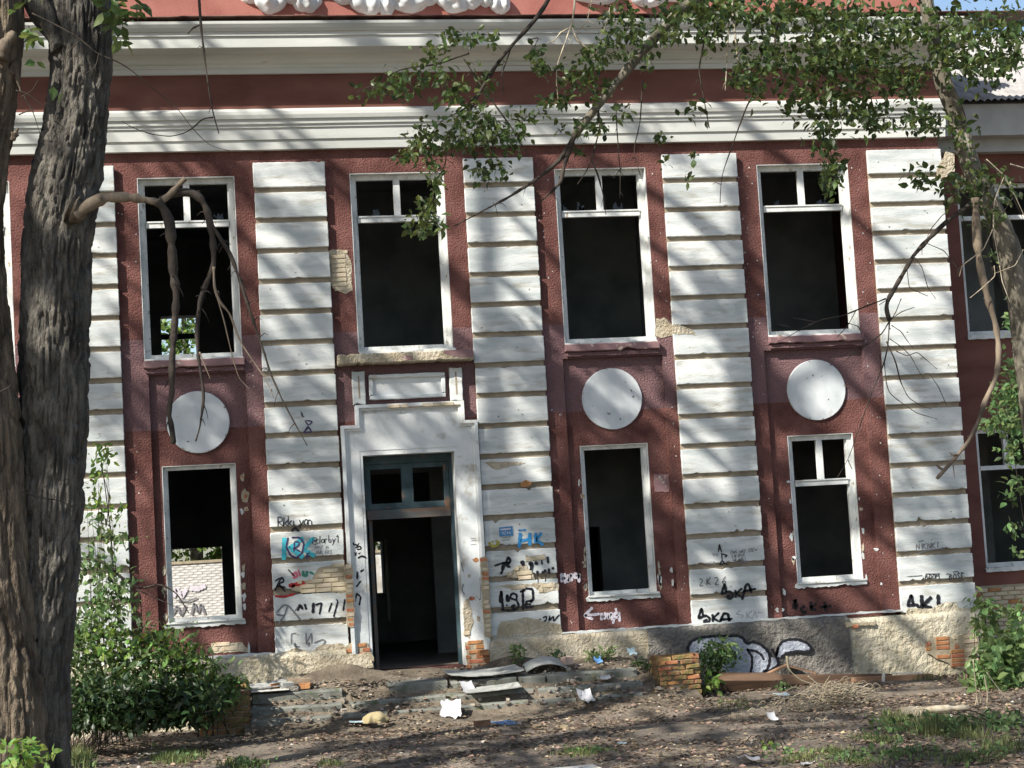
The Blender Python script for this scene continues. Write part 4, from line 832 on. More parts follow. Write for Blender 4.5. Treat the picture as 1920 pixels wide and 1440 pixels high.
gsheet('plastic_sheet', 'flattened blue plastic piece beside the loose brown brick', 'litter', plastic_b, 948, 1353, .30, .55, yaw=.2, curl=.3)
gsheet('slate_sheet', 'flat grey green sheet lying at the foot of the steps', 'sheet', boardg, 890, 1336, .55, .5, yaw=-.1, curl=.1)
gsheet('slate_sheet', 'smaller grey shard tipped against the lowest step', 'sheet', boardg, 945, 1322, .45, .4, tilt=.25, yaw=.2, z=.12, curl=.4)
gsheet('paper_scrap', 'crumpled white scrap on the dirt near the bottom edge', 'litter', plastic_w, 1404, 1426, 0.158, 0.400, curl=1.4, roll=.2, z=.05)
gsheet('plastic_scrap', 'pale lilac crumpled scrap on the dirt left of the brushwood', 'litter', plastic_w, 1449, 1352, 0.108, 0.200, tilt=.6, curl=1.2, z=.08)
gsheet('plastic_scrap', 'small flat blue scrap in the leaves below the brick stub', 'litter', plastic_b, 1184, 1321, 0.122, 0.240, curl=.4)
gsheet('paper_scrap', 'white paper scrap lying on bare dirt in the lower right', 'litter', plastic_w, 1512, 1186+240, 0.086, 0.160, curl=.8)
gsheet('plastic_scrap', 'thin white scrap on the dirt right under the left shrubs', 'litter', plastic_w, 145, 1402, 0.158, 0.200, curl=.3)
gsheet('board', 'thin white strip lying on the dirt in front of the shrubs', 'board', boardw, 285, 1405, .40, .16, curl=.1, yaw=.05)
gsheet('plastic_scrap', 'small green scrap on the dark dirt at the centre bottom', 'litter', plastic_c, 1166, 1388, 0.072, 0.240, curl=.5)
gsheet('plastic_scrap', 'pale blue rag near the long timber on the dirt', 'litter', plastic_c, 1465, 1303, 0.187, 0.320, curl=.5)
gsheet('plastic_scrap', 'pale blue wisp of plastic in the grass at the right', 'litter', plastic_c, 1735, 1352, 0.101, 0.320, curl=.5)
gsheet('plastic_cup', 'pale cyan crushed cup beside the navy rag', 'litter', plastic_c, 545, 1352, .15, .25, tilt=.7, curl=1.5, z=.09)
gsheet('rag', 'dark navy rag on the dirt left of the steps', 'rag', plastic_n, 575, 1352, .34, .7, curl=.6, z=.04)
gsheet('paper_scrap', 'tiny white scrap on the dirt beside the overgrown brick stub', 'litter', plastic_w, 458, 1363, 0.065, 0.160, curl=.8)
solo('plastic_sheet', sheet(845, 1320, -2.25, .32, .34, z=.18, tilt=.95, yaw=-.25, curl=.4, ragged=.4), plastic_w, 'torn white plastic sheet propped upright on the lowest step', 'litter')
solo('plastic_sheet', sheet(876, 1284, -1.62, .20, .22, z=.46, tilt=.9, yaw=.2, curl=.6, ragged=.4), plastic_w, 'small white torn scrap standing in the gap of the middle step', 'litter')
solo('slate_sheet', sheet(905, 1258, -1.0, 1.25, .75, z=.64, tilt=.06, yaw=.04, curl=.35, ragged=.16, n=16), boardg, 'large torn grey sheet draped over the top step', 'sheet')
solo('slate_sheet', sheet(1022, 1248, -.75, .72, .45, z=.72, tilt=.14, curl=-1.6, ragged=.1, n=14), boardg, 'grey sheet bent like a tent on the top step', 'sheet')
solo('slate_sheet', sheet(925, 1296, -1.75, .85, .5, z=.42, tilt=.08, roll=-.05, yaw=-.05, curl=.1, ragged=.1), boardg, 'long grey slab lying across the middle step', 'sheet')
solo('slate_sheet', sheet(495, 1256, -.9, .75, .5, z=.66, tilt=.1, roll=-.06, yaw=.1, curl=.3, ragged=.1), boardg, 'grey sheet with a curled end above the overgrown brick stub', 'sheet')
solo('slate_sheet', sheet(505, 1285, -1.25, .6, .3, z=.60, yaw=.03, ragged=.05), boardw, 'whitish flat sheet on the left end of the top step', 'sheet')
solo('plastic_bag', sheet(1098, 1310, -2.1, .22, .35, z=.20, tilt=.5, curl=1.6, ragged=.4), plastic_w, 'crumpled white bag lying in dry leaves on the right part of the steps', 'litter')
solo('plastic_scrap', sheet(1122, 1250, -.8, .13, .2, z=.68, tilt=.6, curl=1.4, ragged=.4), plastic_b, 'blue crumpled scrap on the top step near the weeds', 'litter')
solo('paper_scrap', sheet(1185, 1228, -.45, .13, .2, z=.76, tilt=.6, curl=1.0, ragged=.4), plastic_c, 'pale blue scrap on the rubble against the plinth', 'litter')
solo('plastic_scrap', sheet(1133, 1272, -1.5, .18, .2, z=.45, tilt=.2, curl=1.0, ragged=.2), plastic_w, 'white stone like scrap on the second step at the right', 'litter')
solo('plastic_sheet', sheet(675, 1332, -2.35, .35, .3, z=.10, curl=.4, ragged=.3), plastic_c, 'pale blue sheet tucked beside the ochre foam piece', 'litter')
# foam
m = MB(); q = P(703, 1338, -2.45); lump(m, 0, 0, .21, .13, .12, 4.2, y=0); v = np.array(m.v); m.v = [(a+q[0], b+q[1], max(c, -.04)+.10) for a, b, c in v]
m.add([(q[0]-.1,q[1]+.02,.05),(q[0]+.1,q[1]+.02,.05),(q[0],q[1]+.02,.16)], [(0,1,2)])
solo('foam_piece', m, foam, 'rounded ochre foam piece on the dirt below the steps', 'foam', smooth=True)
# bricks and chunks
def loose_brick(px, py, y, z, mtl, label, size=(.25,.12,.09), yaw=0, name='loose_brick', cat='brick'):
    q = P(px, py, y); solo(name, MB().rbox((q[0], y, z+size[2]/2), size, Matrix.Rotation(yaw,3,'Z') @ Matrix.Rotation(random.uniform(-.1,.1),3,'X'), .07), mtl, label, cat)
q, h = gz(904, 1358); loose_brick(904, 1358, q[1], h, M_('brick_brown', (.15,.085,.05),(.22,.13,.08),8,.95,.6,40), 'loose brown brick lying alone on the dirt', (.25,.12,.10), .15)
loose_brick(518, 1277, -1.0, .57, brick_o, 'orange brick fragment leftmost in the rubble on the steps', (.16,.12,.11), .5)
loose_brick(572, 1280, -1.0, .57, brick_o, 'orange brick fragment under the grey chunk in the rubble', (.17,.12,.08), -.2)
loose_brick(537, 1280, -1.1, .57, boardg, 'grey concrete chunk between two orange brick fragments', (.2,.15,.12), .3, 'concrete_chunk', 'rubble')
loose_brick(560, 1268, -.9, .65, M_('chunk_brown', (.22,.16,.11),(.32,.25,.18),6,.95,.5,30), 'brown slab topmost on the rubble heap left of the door', (.32,.2,.08), .1, 'concrete_chunk', 'rubble')
loose_brick(550, 1284, -1.2, .56, plinthm, 'dark chunk at the front of the rubble heap left of the door', (.2,.12,.07), -.4, 'concrete_chunk', 'rubble')
loose_brick(1064, 1250, -.8, .64, M_('brick_pink', (.36,.25,.20),(.46,.35,.29),6,.95,.4,30), 'pinkish brick end standing on the top step', (.17,.14,.13), .4)
loose_brick(906, 1224, -.25, .86, brick_o, 'orange brick sticking out of the crumbled door jamb', (.14,.12,.09), .3)
for (px, py, lb) in ((1007,1363,'brown clod on the sunlit dirt left of its twin'),(1057,1362,'brown clod on the sunlit dirt right of its twin')):
    q, h = gz(px, py); m = MB(); rock(m, (q[0], q[1], h+.03), .09); solo('clod', m, litterm, lb, 'stone')
# white pole
a, b = G(490, 1349, .05), G(690, 1337, .05); solo('white_pole', MB().tube(np.linspace(a, b, 8)+np.array([[0,0,.03*math.sin(i)] for i in range(8)]), .02, 7), plastic_w, 'long thin white pole lying in front of the steps', 'pole')
# timbers along the plinth
def beam(p0, p1, w_, h_, mtl, label, name='timber_beam', cat='beam', roll=0.0):
    a, b = Vector(p0), Vector(p1); d = (b-a); L = d.length; q = d.to_track_quat('X', 'Z').to_matrix() @ Matrix.Rotation(roll,3,'X')
    m = MB().rbox((a+b)/2, (L, w_, h_), q, .02); return solo(name, m, mtl, label, cat)
beam(P(1350,1276,-1.0)+[0,0,-.02], P(1462,1278,-.9), .26, .20, timber, 'thick dark brown beam lying right of the brick stub', roll=.5)
beam(P(1460,1274,-.62), P(1668,1272,-.55), .14, .16, timber, 'long brown plank lying along the plinth behind the brushwood')
beam(P(1600,1278,-.85), P(1745,1270,-.7), .16, .13, timbero, 'sunlit orange plank lying along the plinth')
beam(P(1645,1287,-1.2), P(1822,1272,-1.0), .12, .08, burnt, 'thin charred plank in front of the orange plank')
beam(P(1655,1283,-1.0), P(1657,1262,-1.0), .07, .03, boardw, 'short white upright slat on the planks', 'slat', 'slat')
beam(P(1672,1263,-.6), P(1730,1262,-.6), .03, .02, boardw, 'thin white rod lying on the planks by the plinth', 'slat', 'slat')
beam(P(1440,1263,-.6), P(1476,1246,-.4), .10, .03, timbero, 'short board leaning up against the plinth', 'board', 'board')
beam(P(1478,1248,-.35), P(1530,1262,-.5), .18, .03, timber, 'dark board propped on the plinth behind the long plank', 'board', 'board')

# ================================================================== PLANTS
LEAFS = [(0,0,0),(.16,.30,.05),(.19,.55,.06),(0,1.0,-.10),(-.19,.55,.06),(-.16,.30,.05),(0,.5,0)]
LEAFF = [(0,1,6),(1,2,6),(2,3,6),(3,4,6),(4,5,6),(5,0,6)]
LB = np.array([(0,0,0),(.27,.30,.05),(.25,.58,.05),(0,1.0,-.12),(-.25,.58,.05),(-.27,.30,.05),(0,.48,0)])   # broad leaf
LN = np.array([(0,0,0),(.20,.3,.03),(.18,.6,.02),(0,1.0,-.14),(-.18,.6,.02),(-.20,.3,.03),(0,.5,0)])          # narrow leaf
def leaf_basis(n, droop=0.5, rng=RNG):
    """random frames: y = leaf direction, z = leaf normal"""
    d = rng.normal(size=(n,3)); d[:,2] -= droop; d /= np.linalg.norm(d,axis=1)[:,None]
    u = rng.normal(size=(n,3))*.6; u[:,2] += .8; x = np.cross(d, u); x /= np.linalg.norm(x,axis=1)[:,None]+1e-9; z = np.cross(x, d)
    return np.stack([x, d, z], 2)
def leaves_mesh(m, pos, size, shape=LB, droop=0.5):
    n = len(pos); B_ = leaf_basis(n, droop); sz = size*RNG.uniform(.42,1.35,n)
    V = (np.einsum('nij,kj->nki', B_, shape)*sz[:,None,None]+pos[:,None,:]).reshape(-1,3)
    F = (np.array(LEAFF)[None]+np.arange(n)[:,None,None]*7).reshape(-1,3)
    b = m.n; m.v += V.tolist(); m.n += len(V); m.f += (F+b).tolist()
def leaf_quads(m, pos, size, droop=.4):
    n = len(pos); B_ = leaf_basis(n, droop); sh = np.array([(0,-.5,0),(.33,0,.06),(0,.5,-.05),(-.33,0,.06)]); sz = size*RNG.uniform(.6,1.3,n)
    V = (np.einsum('nij,kj->nki', B_, sh)*sz[:,None,None]+pos[:,None,:]).reshape(-1,3); F = np.array([[0,1,2,3]])+np.arange(n)[:,None]*4
    b = m.n; m.v += V.tolist(); m.n += len(V); m.f += (F+b).tolist()
leafmesh = {}
def leaf_objs(parent, pos, size, mtl, shape=LB, name='leaf', droop=.5):
    key = (mtl.name, id(shape))
    if key not in leafmesh:
        me = bpy.data.meshes.new(name); me.from_pydata(shape.tolist(), [], LEAFF); me.materials.append(mtl); leafmesh[key] = me
    off = np.zeros(3); q = parent
    while q is not None: off += np.array(q.location); q = q.parent
    B_ = leaf_basis(len(pos), droop)
    for p_, b in zip(pos, B_):
        o = bpy.data.objects.new(name, leafmesh[key]); C.objects.link(o); o.parent = parent
        s = size*random.uniform(.7,1.25); o.matrix_local = Matrix.Translation(Vector(p_-off)) @ (Matrix(b.tolist()).to_4x4()) @ Matrix.Scale(s, 4)
def spts(pts, y): return [P(a, b, y if not isinstance(y, (list,tuple)) else y[i]) for i, (a, b) in enumerate(pts)]
def smooth_path(q, n):
    q = np.asarray(q, float); d = np.r_[0, np.cumsum(np.linalg.norm(np.diff(q,axis=0),axis=1))]; t = np.linspace(0, d[-1], n)
    o = np.stack([np.interp(t, d, q[:,k]) for k in range(3)], 1)
    for _ in range(max(1, n//12)): o[1:-1] = .25*o[:-2]+.5*o[1:-1]+.25*o[2:]
    return o, t/d[-1]
def branch(m, pts, y, w0, w1, seg=7, n=None, wob=.0, dy=0.0):
    """pts in photo pixels at depth y; widths in photo pixels"""
    k = len(pts); q = [P(a, b, y+dy*i/(k-1)) for i, (a, b) in enumerate(pts)]
    n = n or max(8, k*5); o, t = smooth_path(q, n)
    if wob: o = o+(np.stack([fbm(o*3+s, 3) for s in (0,9,18)], 1)-.47)*wob
    r = (w0+(w1-w0)*t)*mpp(y)/2; r = r*(1+.55*(vnoise(np.stack([t*n*.35, t*0+len(m.v)*.01, t*0], 1))-.5))
    m.tube(o, np.maximum(r, .002), seg); return o
def twiglets(m, o, y, n, L=.12, r=.004):
    for k in range(n):
        i = random.randrange(2, len(o)-1); d = np.array([random.uniform(-1,1), random.uniform(-.6,.6), random.uniform(-1,.6)]); d /= np.linalg.norm(d); l = L*random.uniform(.4,1.2)
        m.tube([o[i], o[i]+d*l*.6, o[i]+d*l+np.array([0,0,-.03*l/L])], [r,r*.7,r*.4], 4)

def big_trunk(m, pts, y, seg=110, dens=0.022, amp=.10, seed=0., fres=1.0, dy=None):
    q = [P(a, b, y+(0 if dy is None else dy[i])) for i, (a, b, r) in enumerate(pts)]; rr = np.array([r for a, b, r in pts])*mpp(y)
    q = np.array(q); d = np.r_[0, np.cumsum(np.linalg.norm(np.diff(q,axis=0),axis=1))]; n = int(d[-1]/dens); t = np.linspace(0, d[-1], n)
    o = np.stack([np.interp(t, d, q[:,k]) for k in range(3)], 1); r = np.interp(t, d, rr)
    for _ in range(40): o[1:-1] = .25*o[:-2]+.5*o[1:-1]+.25*o[2:]; r[1:-1] = .25*r[:-2]+.5*r[1:-1]+.25*r[2:]
    th = np.arange(seg)*2*math.pi/seg; T, TH = np.meshgrid(t, th, indexing='ij')
    warp = (fbm(np.stack([np.cos(TH)*1.5+seed, np.sin(TH)*1.5, T*.9], -1), 3)-.45)*1.6
    a = np.stack([np.cos(TH+warp*.25)*5.0*fres+seed, np.sin(TH+warp*.25)*5.0*fres, T*4.6*fres+warp*1.6], -1)
    def crack(q, w_): return np.exp(-((vnoise(q)*2-1)/w_)**2)
    c1 = crack(a, .20); a2 = a*np.array([1.9,1.9,1.5])+9; c2 = crack(a2, .22); a3 = np.stack([np.cos(TH)*3.0*fres+seed+3, np.sin(TH)*3.0*fres, T*9*fres], -1); c3 = crack(a3, .12)*vnoise(a*1.3+4)
    fine = fbm(np.stack([np.cos(TH)*15, np.sin(TH)*15, T*16], -1), 3)-.45
    big = fbm(np.stack([np.cos(TH)*1.1+seed, np.sin(TH)*1.1, T*.6], -1), 2)-.4
    plate = vnoise(a*np.array([.8,.8,1.6])+20)-.5
    disp = -amp*(.95*c1+.55*c2+.45*c3)+fine*amp*.8+plate*amp*.7+big*.22
    m.tube(o, r, seg, disp); return o

# ---- the big left tree: two stems, a snapped dead branch hanging down
YT = -18.8
base = P(60, 1780, YT)
lt = thing('old_tree', 'large dark rough barked tree with two stems and a snapped hanging branch', 'tree', (base[0], YT, 0))
m = MB(); big_trunk(m, [(165,-420,50),(158,-200,56),(152,-60,60),(152,60,60),(152,150,58),(140,250,61),(124,340,66),(108,450,63),(104,560,62),(101,680,65),(101,800,63),(99,900,59),(95,1000,57),(86,1120,57),(70,1250,62),(62,1440,68),(58,1800,90)], YT, 190, .013, .12, 1.0, 1.15)
m.build('trunk', bark, lt, True)
m = MB(); big_trunk(m, [(-6,-420,36),(-6,-200,38),(-6,-40,44),(-8,60,50),(-24,160,55),(-28,230,52),(-40,330,50),(-47,420,50),(-40,560,52),(-28,700,55),(-20,800,60),(-12,900,57),(-8,1020,58),(2,1150,64),(14,1300,72),(18,1440,78),(20,1800,100)], YT-.15, 150, .015, .10, 7.0)
m.build('trunk', barkb, lt, True)
# limb leaving at the top left
m = MB(); branch(m, [(118,90),(95,50),(70,10),(40,-50),(10,-140)], YT-.1, 44, 34, 12, 30, .03); m.build('limb', bark, lt, True)
m = MB(); branch(m, [(20,140),(28,115),(33,150),(40,175)], YT-.25, 22, 3, 8); branch(m, [(0,110),(8,85),(20,72),(26,60)], YT-.35, 36, 14, 9); m.build('broken_stub', deadw, lt, True)
m = MB(); branch(m, [(28,250),(22,265),(34,240)], YT-.25, 16, 3, 7); branch(m, [(130,390),(145,396),(160,395)], YT-.25, 60, 26, 10); m.build('knot', barkb, lt, True)
m = MB(); o = branch(m, [(140,402),(158,392),(178,378),(205,370),(245,370),(278,376),(300,380),(318,366),(332,350),(348,334)], YT-.3, 23, 9, 9, 60, .01, -.1); twiglets(m, o, YT, 3, .05, .006)
db = m.build('dead_branch', deadw, lt, True)
m = MB(); o = branch(m, [(296,378),(306,388),(318,415),(322,470),(325,515),(331,545),(328,600),(322,690),(323,740),(317,775),(322,800),(326,832)], YT-.38, 19, 8, 9, 90, .022, .05); twiglets(m, o, YT, 16, .07, .006); m.build('hanging_branch', darkw, db, True)
m = MB(); o = branch(m, [(302,376),(325,364),(348,359),(372,366),(388,390),(393,412),(400,450),(402,500),(387,530),(374,568),(369,620),(372,672),(378,705),(383,745),(376,800),(367,827)], YT-.36, 15, 3, 8, 100, .018, .05); twiglets(m, o, YT, 18, .09, .005); m.build('hanging_branch', darkw, db, True)
m = MB(); o = branch(m, [(393,412),(412,445),(432,475),(452,530),(470,585),(490,645),(508,700),(530,750),(552,792),(576,835)], YT-.36, 8, 1.8, 7, 70, .014); twiglets(m, o, YT, 18, .08, .004); m.build('hanging_branch', darkw, db, True)
m = MB(); o = branch(m, [(401,500),(402,540),(412,568),(430,585),(450,640),(470,670),(497,708),(514,745)], YT-.36, 6, 1.5, 6, 50, .008); twiglets(m, o, YT, 5, .05, .003); branch(m, [(408,560),(420,600),(436,670),(448,710),(470,732)], YT-.36, 3, 1.3, 5); branch(m, [(374,660),(384,685),(395,712)], YT-.36, 3, 1.3, 5); m.build('hanging_twig', deadw, db, True)
m = MB(); o = branch(m, [(368,-160),(371,-60),(374,10),(377,55),(384,110),(391,160),(397,200),(404,228),(411,250)], YT, 8, 2, 6, 50, .006); twiglets(m, o, YT, 8, .05, .004)
branch(m, [(376,46),(362,52),(352,63)], YT, 5, 2.5, 5); branch(m, [(400,220),(380,222),(362,240),(345,250),(320,256),(285,252),(250,240),(228,227)], YT, 3, 1.2, 5); m.build('hanging_twig', darkw, lt, True)
m = MB(); branch(m, [(60,25),(95,42),(150,72),(180,100),(215,112),(245,130),(270,152),(300,178),(330,200),(360,240),(395,275),(432,283)], YT-.5, 3, 1.2, 5, 60, .01)
branch(m, [(150,75),(125,100),(115,150),(120,190)], YT-.55, 2, 1, 4); branch(m, [(185,100),(180,125),(158,140),(150,160),(140,200)], YT-.55, 2, 1, 4)
branch(m, [(30,170),(50,175),(70,190),(85,205)], YT-.3, 3, 1, 4); branch(m, [(35,215),(60,205),(80,205)], YT-.3, 3, 1, 4); branch(m, [(45,180),(62,210),(75,250)], YT-.3, 2.5, 1, 4); branch(m, [(40,182),(60,170),(72,150)], YT-.3, 2.5, 1, 4)
branch(m, [(42,922),(62,930),(80,934),(110,938),(138,950)], YT-.5, 3, 1.5, 5); branch(m, [(0,735),(15,728),(26,715)], YT-.6, 5, 1.5, 5); m.build('twig', darkw, lt, True)
def px_cloud(spots, y, n_scale=1.0, depth=.25):
    out = []
    for (cx_, cy_, rx, ry, n) in spots:
        n = int(n*n_scale); a = RNG.normal(size=(n,2))*.55
        for q in a: out.append(P(cx_+q[0]*rx, cy_+q[1]*ry, y+RNG.normal()*depth))
    return np.array(out)
leaf_objs(lt, px_cloud([(212,18,28,22,26),(225,45,22,26,24),(228,72,8,10,6),(245,12,12,14,6),(262,5,6,8,3),(56,62,13,12,10),(72,72,12,6,5),(60,115,6,3,2),(104,160,4,3,1),(118,172,5,3,1),(30,20,8,6,3)], YT-.6, 1, .2), .095, leaf)
leaf_objs(lt, px_cloud([(212,-30,40,30,24),(60,-40,40,30,16)], YT-.6, 1, .3), .095, leaf)

# ---- generic crown for trees that rise above the picture
def crown(m, centre, rx, ry, rz, shoots, per, size, seed, elong=1.0):
    rg = np.random.default_rng(seed); c = np.array(centre); pos = []
    k = 0
    while k < shoots:
        d = rg.uniform(-1,1,3)
        rr = np.linalg.norm(d)
        if rr > 1 or rg.random() > (.35+.65*rr): continue
        if fbm(np.array([d*2.2+seed]), 2)[0] < .33: continue
        q = c+d*[rx,ry,rz]; ax = rg.normal(size=3)*np.array([.35,.5,.3]); ax += np.array([d[0]*.4,rg.choice([-1.,1.])*.9,-.15]); ax /= np.linalg.norm(ax); L = rg.uniform(1.0,2.6)*elong
        t = rg.random(per); pos.append(q+np.outer(t*L, ax)+rg.normal(size=(per,3))*(.08+.09*t[:,None])-np.outer(t**2*.3, [0,0,1])); k += 1
    leaf_quads(m, np.concatenate(pos), size)
def limbs(m, foot, top, crown_c, rx, ry, rz, n, r0, seed):
    rg = random.Random(seed); foot = np.array(foot); top = np.array(top); cc = np.array(crown_c)
    for k in range(n):
        t = rg.uniform(.35,.95); a = foot+(top-foot)*t; ang = rg.uniform(0,6.28); d = np.array([math.cos(ang)*rx*.8, math.sin(ang)*ry*.8, rg.uniform(.1,.7)*rz]); b = a+d*rg.uniform(.6,1)
        mid = (a+b)/2+np.array([0,0,-.1*rz*rg.random()]); o, tt = smooth_path([a, mid, b], 12); m.tube(o, r0*(.42-.36*tt), 6)
        for j in range(3):
            i = rg.randrange(4,11); e = o[i]+np.array([rg.uniform(-1.5,1.5), rg.uniform(-1.5,1.5), rg.uniform(-.4,1.2)]); m.tube([o[i], (o[i]+e)/2+[0,0,.1], e], [r0*.10, r0*.07, r0*.02], 5)
def shade_tree(name, label, foot, top, cc, rx, ry, rz, r0, shoots, per, size, seed, mtl=leaf, group=None):
    t = thing(name, label, 'tree', (foot[0], foot[1], 0), group)
    m = MB(); o, tt = smooth_path([foot, (np.array(foot)*.5+np.array(top)*.5)+[.2,.1,0], top], 40); m.tube(o, r0*(1.1-.85*tt), 14, (RNG.random((40,14))-.5)*.12); m.build('trunk', bark, t, True)
    m = MB(); limbs(m, o[8], top, cc, rx, ry, rz, 7, r0, seed); rg = random.Random(seed)
    for k in range(8):  # added loose boughs, unseen, laid along y to cast diagonal shadow streaks
        a = np.array(cc)+np.array([rg.uniform(-.75,.75)*rx, rg.uniform(-.3,.3)*ry, rg.uniform(-.7,.7)*rz]); d = np.array([rg.uniform(-.35,.35), rg.choice([-1,1])*1.0, rg.uniform(-.2,.35)])*rg.uniform(1.4,2.4)
        q_, tt = smooth_path([a-d, a+np.array([0,0,.15]), a+d], 12); m.tube(q_, rg.uniform(.06,.14)*(1-.5*tt), 6)
    m.build('limbs', bark, t, True)
    m = MB(); crown(m, cc, rx, ry, rz, shoots, per, size, seed); m.build('crown', mtl, t, False, 'stuff'); return t
# crown of the left tree itself, above the frame
m = MB(); crown(m, (base[0]+.6, YT, 14.5), 5.0, 4.5, 4.5, 150, 26, .16, 3); m.build('crown', leaf, lt, False, 'stuff')
m = MB(); limbs(m, P(150,-250,YT), P(165,-420,YT)+np.array([.2,0,5.5]), (base[0]+.6, YT, 14.5), 4.5, 4, 4, 12, .25, 5); m.build('limbs', bark, lt, True)

SH = [((-3.4,-9.0,0),(-2.6,-9.2,22),(-1.8,-9.2,17.4),4.2,3.4,4.8,.30,58,51),((-8.0,-9.5,0),(-7.6,-9.5,23),(-7.0,-9.5,18.2),4.0,3.6,5.4,.34,84,52),((-13.0,-10.0,0),(-13,-10,24),(-11.8,-10,20.6),4.2,3.6,4.0,.32,82,53),
      ((-5.5,-13.5,0),(-4.8,-13.5,23),(-3.9,-13.5,19.5),4.2,3.4,4.6,.30,30,54),((-11.0,-17.0,0),(-10.6,-17,21),(-10.4,-17,14.5),4.6,4.2,5.2,.34,84,55),((-17,-22,0),(-16.7,-22,20),(-16.5,-22,14.5),5,4.5,5.0,.34,90,57),((-8.5,-24,0),(-8.2,-24,20),(-7.8,-24,13.5),4.6,4.5,4.6,.32,76,58)]
for i, (a, b, c, rx, ry, rz, r0, sh, sd) in enumerate(SH):
    shade_tree('poplar_tree', 'tall leafy tree standing outside the picture to the left', a, b, c, rx, ry, rz, r0, int(sh*.33), 170, .18, sd, leaf, 'trees left of the picture')

# ---- the right tree: leaning pale trunk, overhanging leafy limbs, dead branches
YR = -13.0
bR = P(2040, 1460, YR)
rt = thing('leaning_tree', 'pale leaning tree at the right with leafy limbs reaching over the cornice', 'tree', (bR[0], YR, 0))
m = MB(); big_trunk(m, [(1640,-420,14),(1690,-180,16),(1728,-40,14),(1748,60,15),(1768,160,17),(1790,205,18),(1808,280,19),(1824,320,20),(1860,390,21),(1884,440,23),(1908,530,26),(1930,640,34),(1952,800,38),(1985,1000,44),(2015,1200,50),(2040,1470,60)], YR, 90, .025, .10, 4.0, .8)
m.build('trunk', barkr, rt, True)
YL = YR-.6
def limb(pts, w0, w1, mtl=darkw, y=YL, name='limb', tw=4, dy=0.0, wob=.012):
    m = MB(); o = branch(m, pts, y, w0, w1, 8 if w0 > 7 else 6, max(14, len(pts)*8), wob, dy); twiglets(m, o, y, tw, .10, .004); return m.build(name, mtl, rt, True), o
limb([(1210,-330),(1110,-130),(1040,-20),(1010,30),(960,85),(932,118),(906,162),(890,190),(878,212)], 15, 5, darkw, tw=8)
limb([(1720,-60),(1560,-70),(1400,-60),(1290,5),(1215,85),(1160,150),(1110,212),(1078,252)], 34, 13, barkr, tw=6)
limb([(1078,250),(1050,300),(1008,335),(950,372),(900,398),(850,425)], 9, 2, darkw, tw=8)
limb([(1078,252),(1060,300),(1052,340),(1032,362),(1014,377)], 11, 3, darkw, tw=3)
limb([(960,85),(940,140),(945,180)], 4, 1.5); limb([(905,165),(870,205),(830,225),(800,260)], 4, 1.5); limb([(880,100),(820,120),(750,130),(700,160),(655,178)], 4, 1.2, tw=8); limb([(905,165),(960,240),(990,290)], 4, 1.2); limb([(990,75),(1010,70),(1000,95)], 3, 1)
limb([(860,215),(840,260),(835,310),(812,350),(815,395)], 3.5, 1.2, tw=8); limb([(870,110),(905,165)], 3, 3)
limb([(1120,190),(1125,240),(1110,300),(1098,325),(1082,346)], 5, 1.5); limb([(1110,300),(1122,330),(1132,370),(1136,403)], 4, 1.2); limb([(1155,195),(1157,250),(1163,322),(1162,372)], 2.5, 1.2); limb([(1205,150),(1200,230),(1188,280),(1195,310),(1205,340)], 3, 1); limb([(1165,315),(1150,335)], 2, 1)
limb([(1078,-40),(1077,10),(1072,45),(1060,80),(1045,120),(1043,150),(1047,190)], 4.5, 1.5, palew); limb([(1071,50),(1050,62),(1040,76),(1027,80)], 3.5, 1.8, palew); limb([(1073,52),(1082,75),(1100,90),(1112,103),(1125,116)], 4, 4, palew); limb([(1110,0),(1100,40),(1085,57)], 2, 1, palew); limb([(1145,10),(1135,50),(1120,80)], 2, 1, palew)
limb([(1370,-20),(1374,20),(1378,60),(1384,125)], 6, 2.5, palew); limb([(1365,-20),(1366,60),(1360,170)], 3, 2, palew); limb([(1470,-30),(1450,100),(1400,200),(1352,330),(1350,380)], 5, 1.5); limb([(1600,-40),(1580,60),(1560,160),(1555,260),(1565,350)], 6, 1.5); limb([(1330,30),(1310,130),(1330,240)], 4, 1.5)
# dead branches on the right
m = MB(); o = branch(m, [(1829,372),(1830,400),(1832,450),(1838,500),(1852,560),(1868,610),(1873,650),(1870,700),(1860,725),(1845,755),(1835,790),(1815,830),(1790,860),(1757,897)], YR-.9, 17, 6, 9, 90, .01, -.2); twiglets(m, o, YR, 5, .10, .007); branch(m, [(1795,852),(1785,853),(1780,848)], YR-1.1, 4, 2, 5); branch(m, [(1787,872),(1790,898)], YR-1.1, 3, 1, 5); branch(m, [(1770,882),(1755,872)], YR-1.1, 7, 4, 5)
m.build('dead_branch', deadw, rt, True)
m = MB(); o = branch(m, [(1858,345),(1840,368),(1800,398),(1770,420),(1735,455),(1712,480),(1695,510),(1675,545),(1664,562),(1661,580),(1668,600)], YR-.5, 9, 9, 8, 60, .015, -.4); twiglets(m, o, YR, 5, .1, .006)
db2 = m.build('dead_branch', darkw, rt, True)
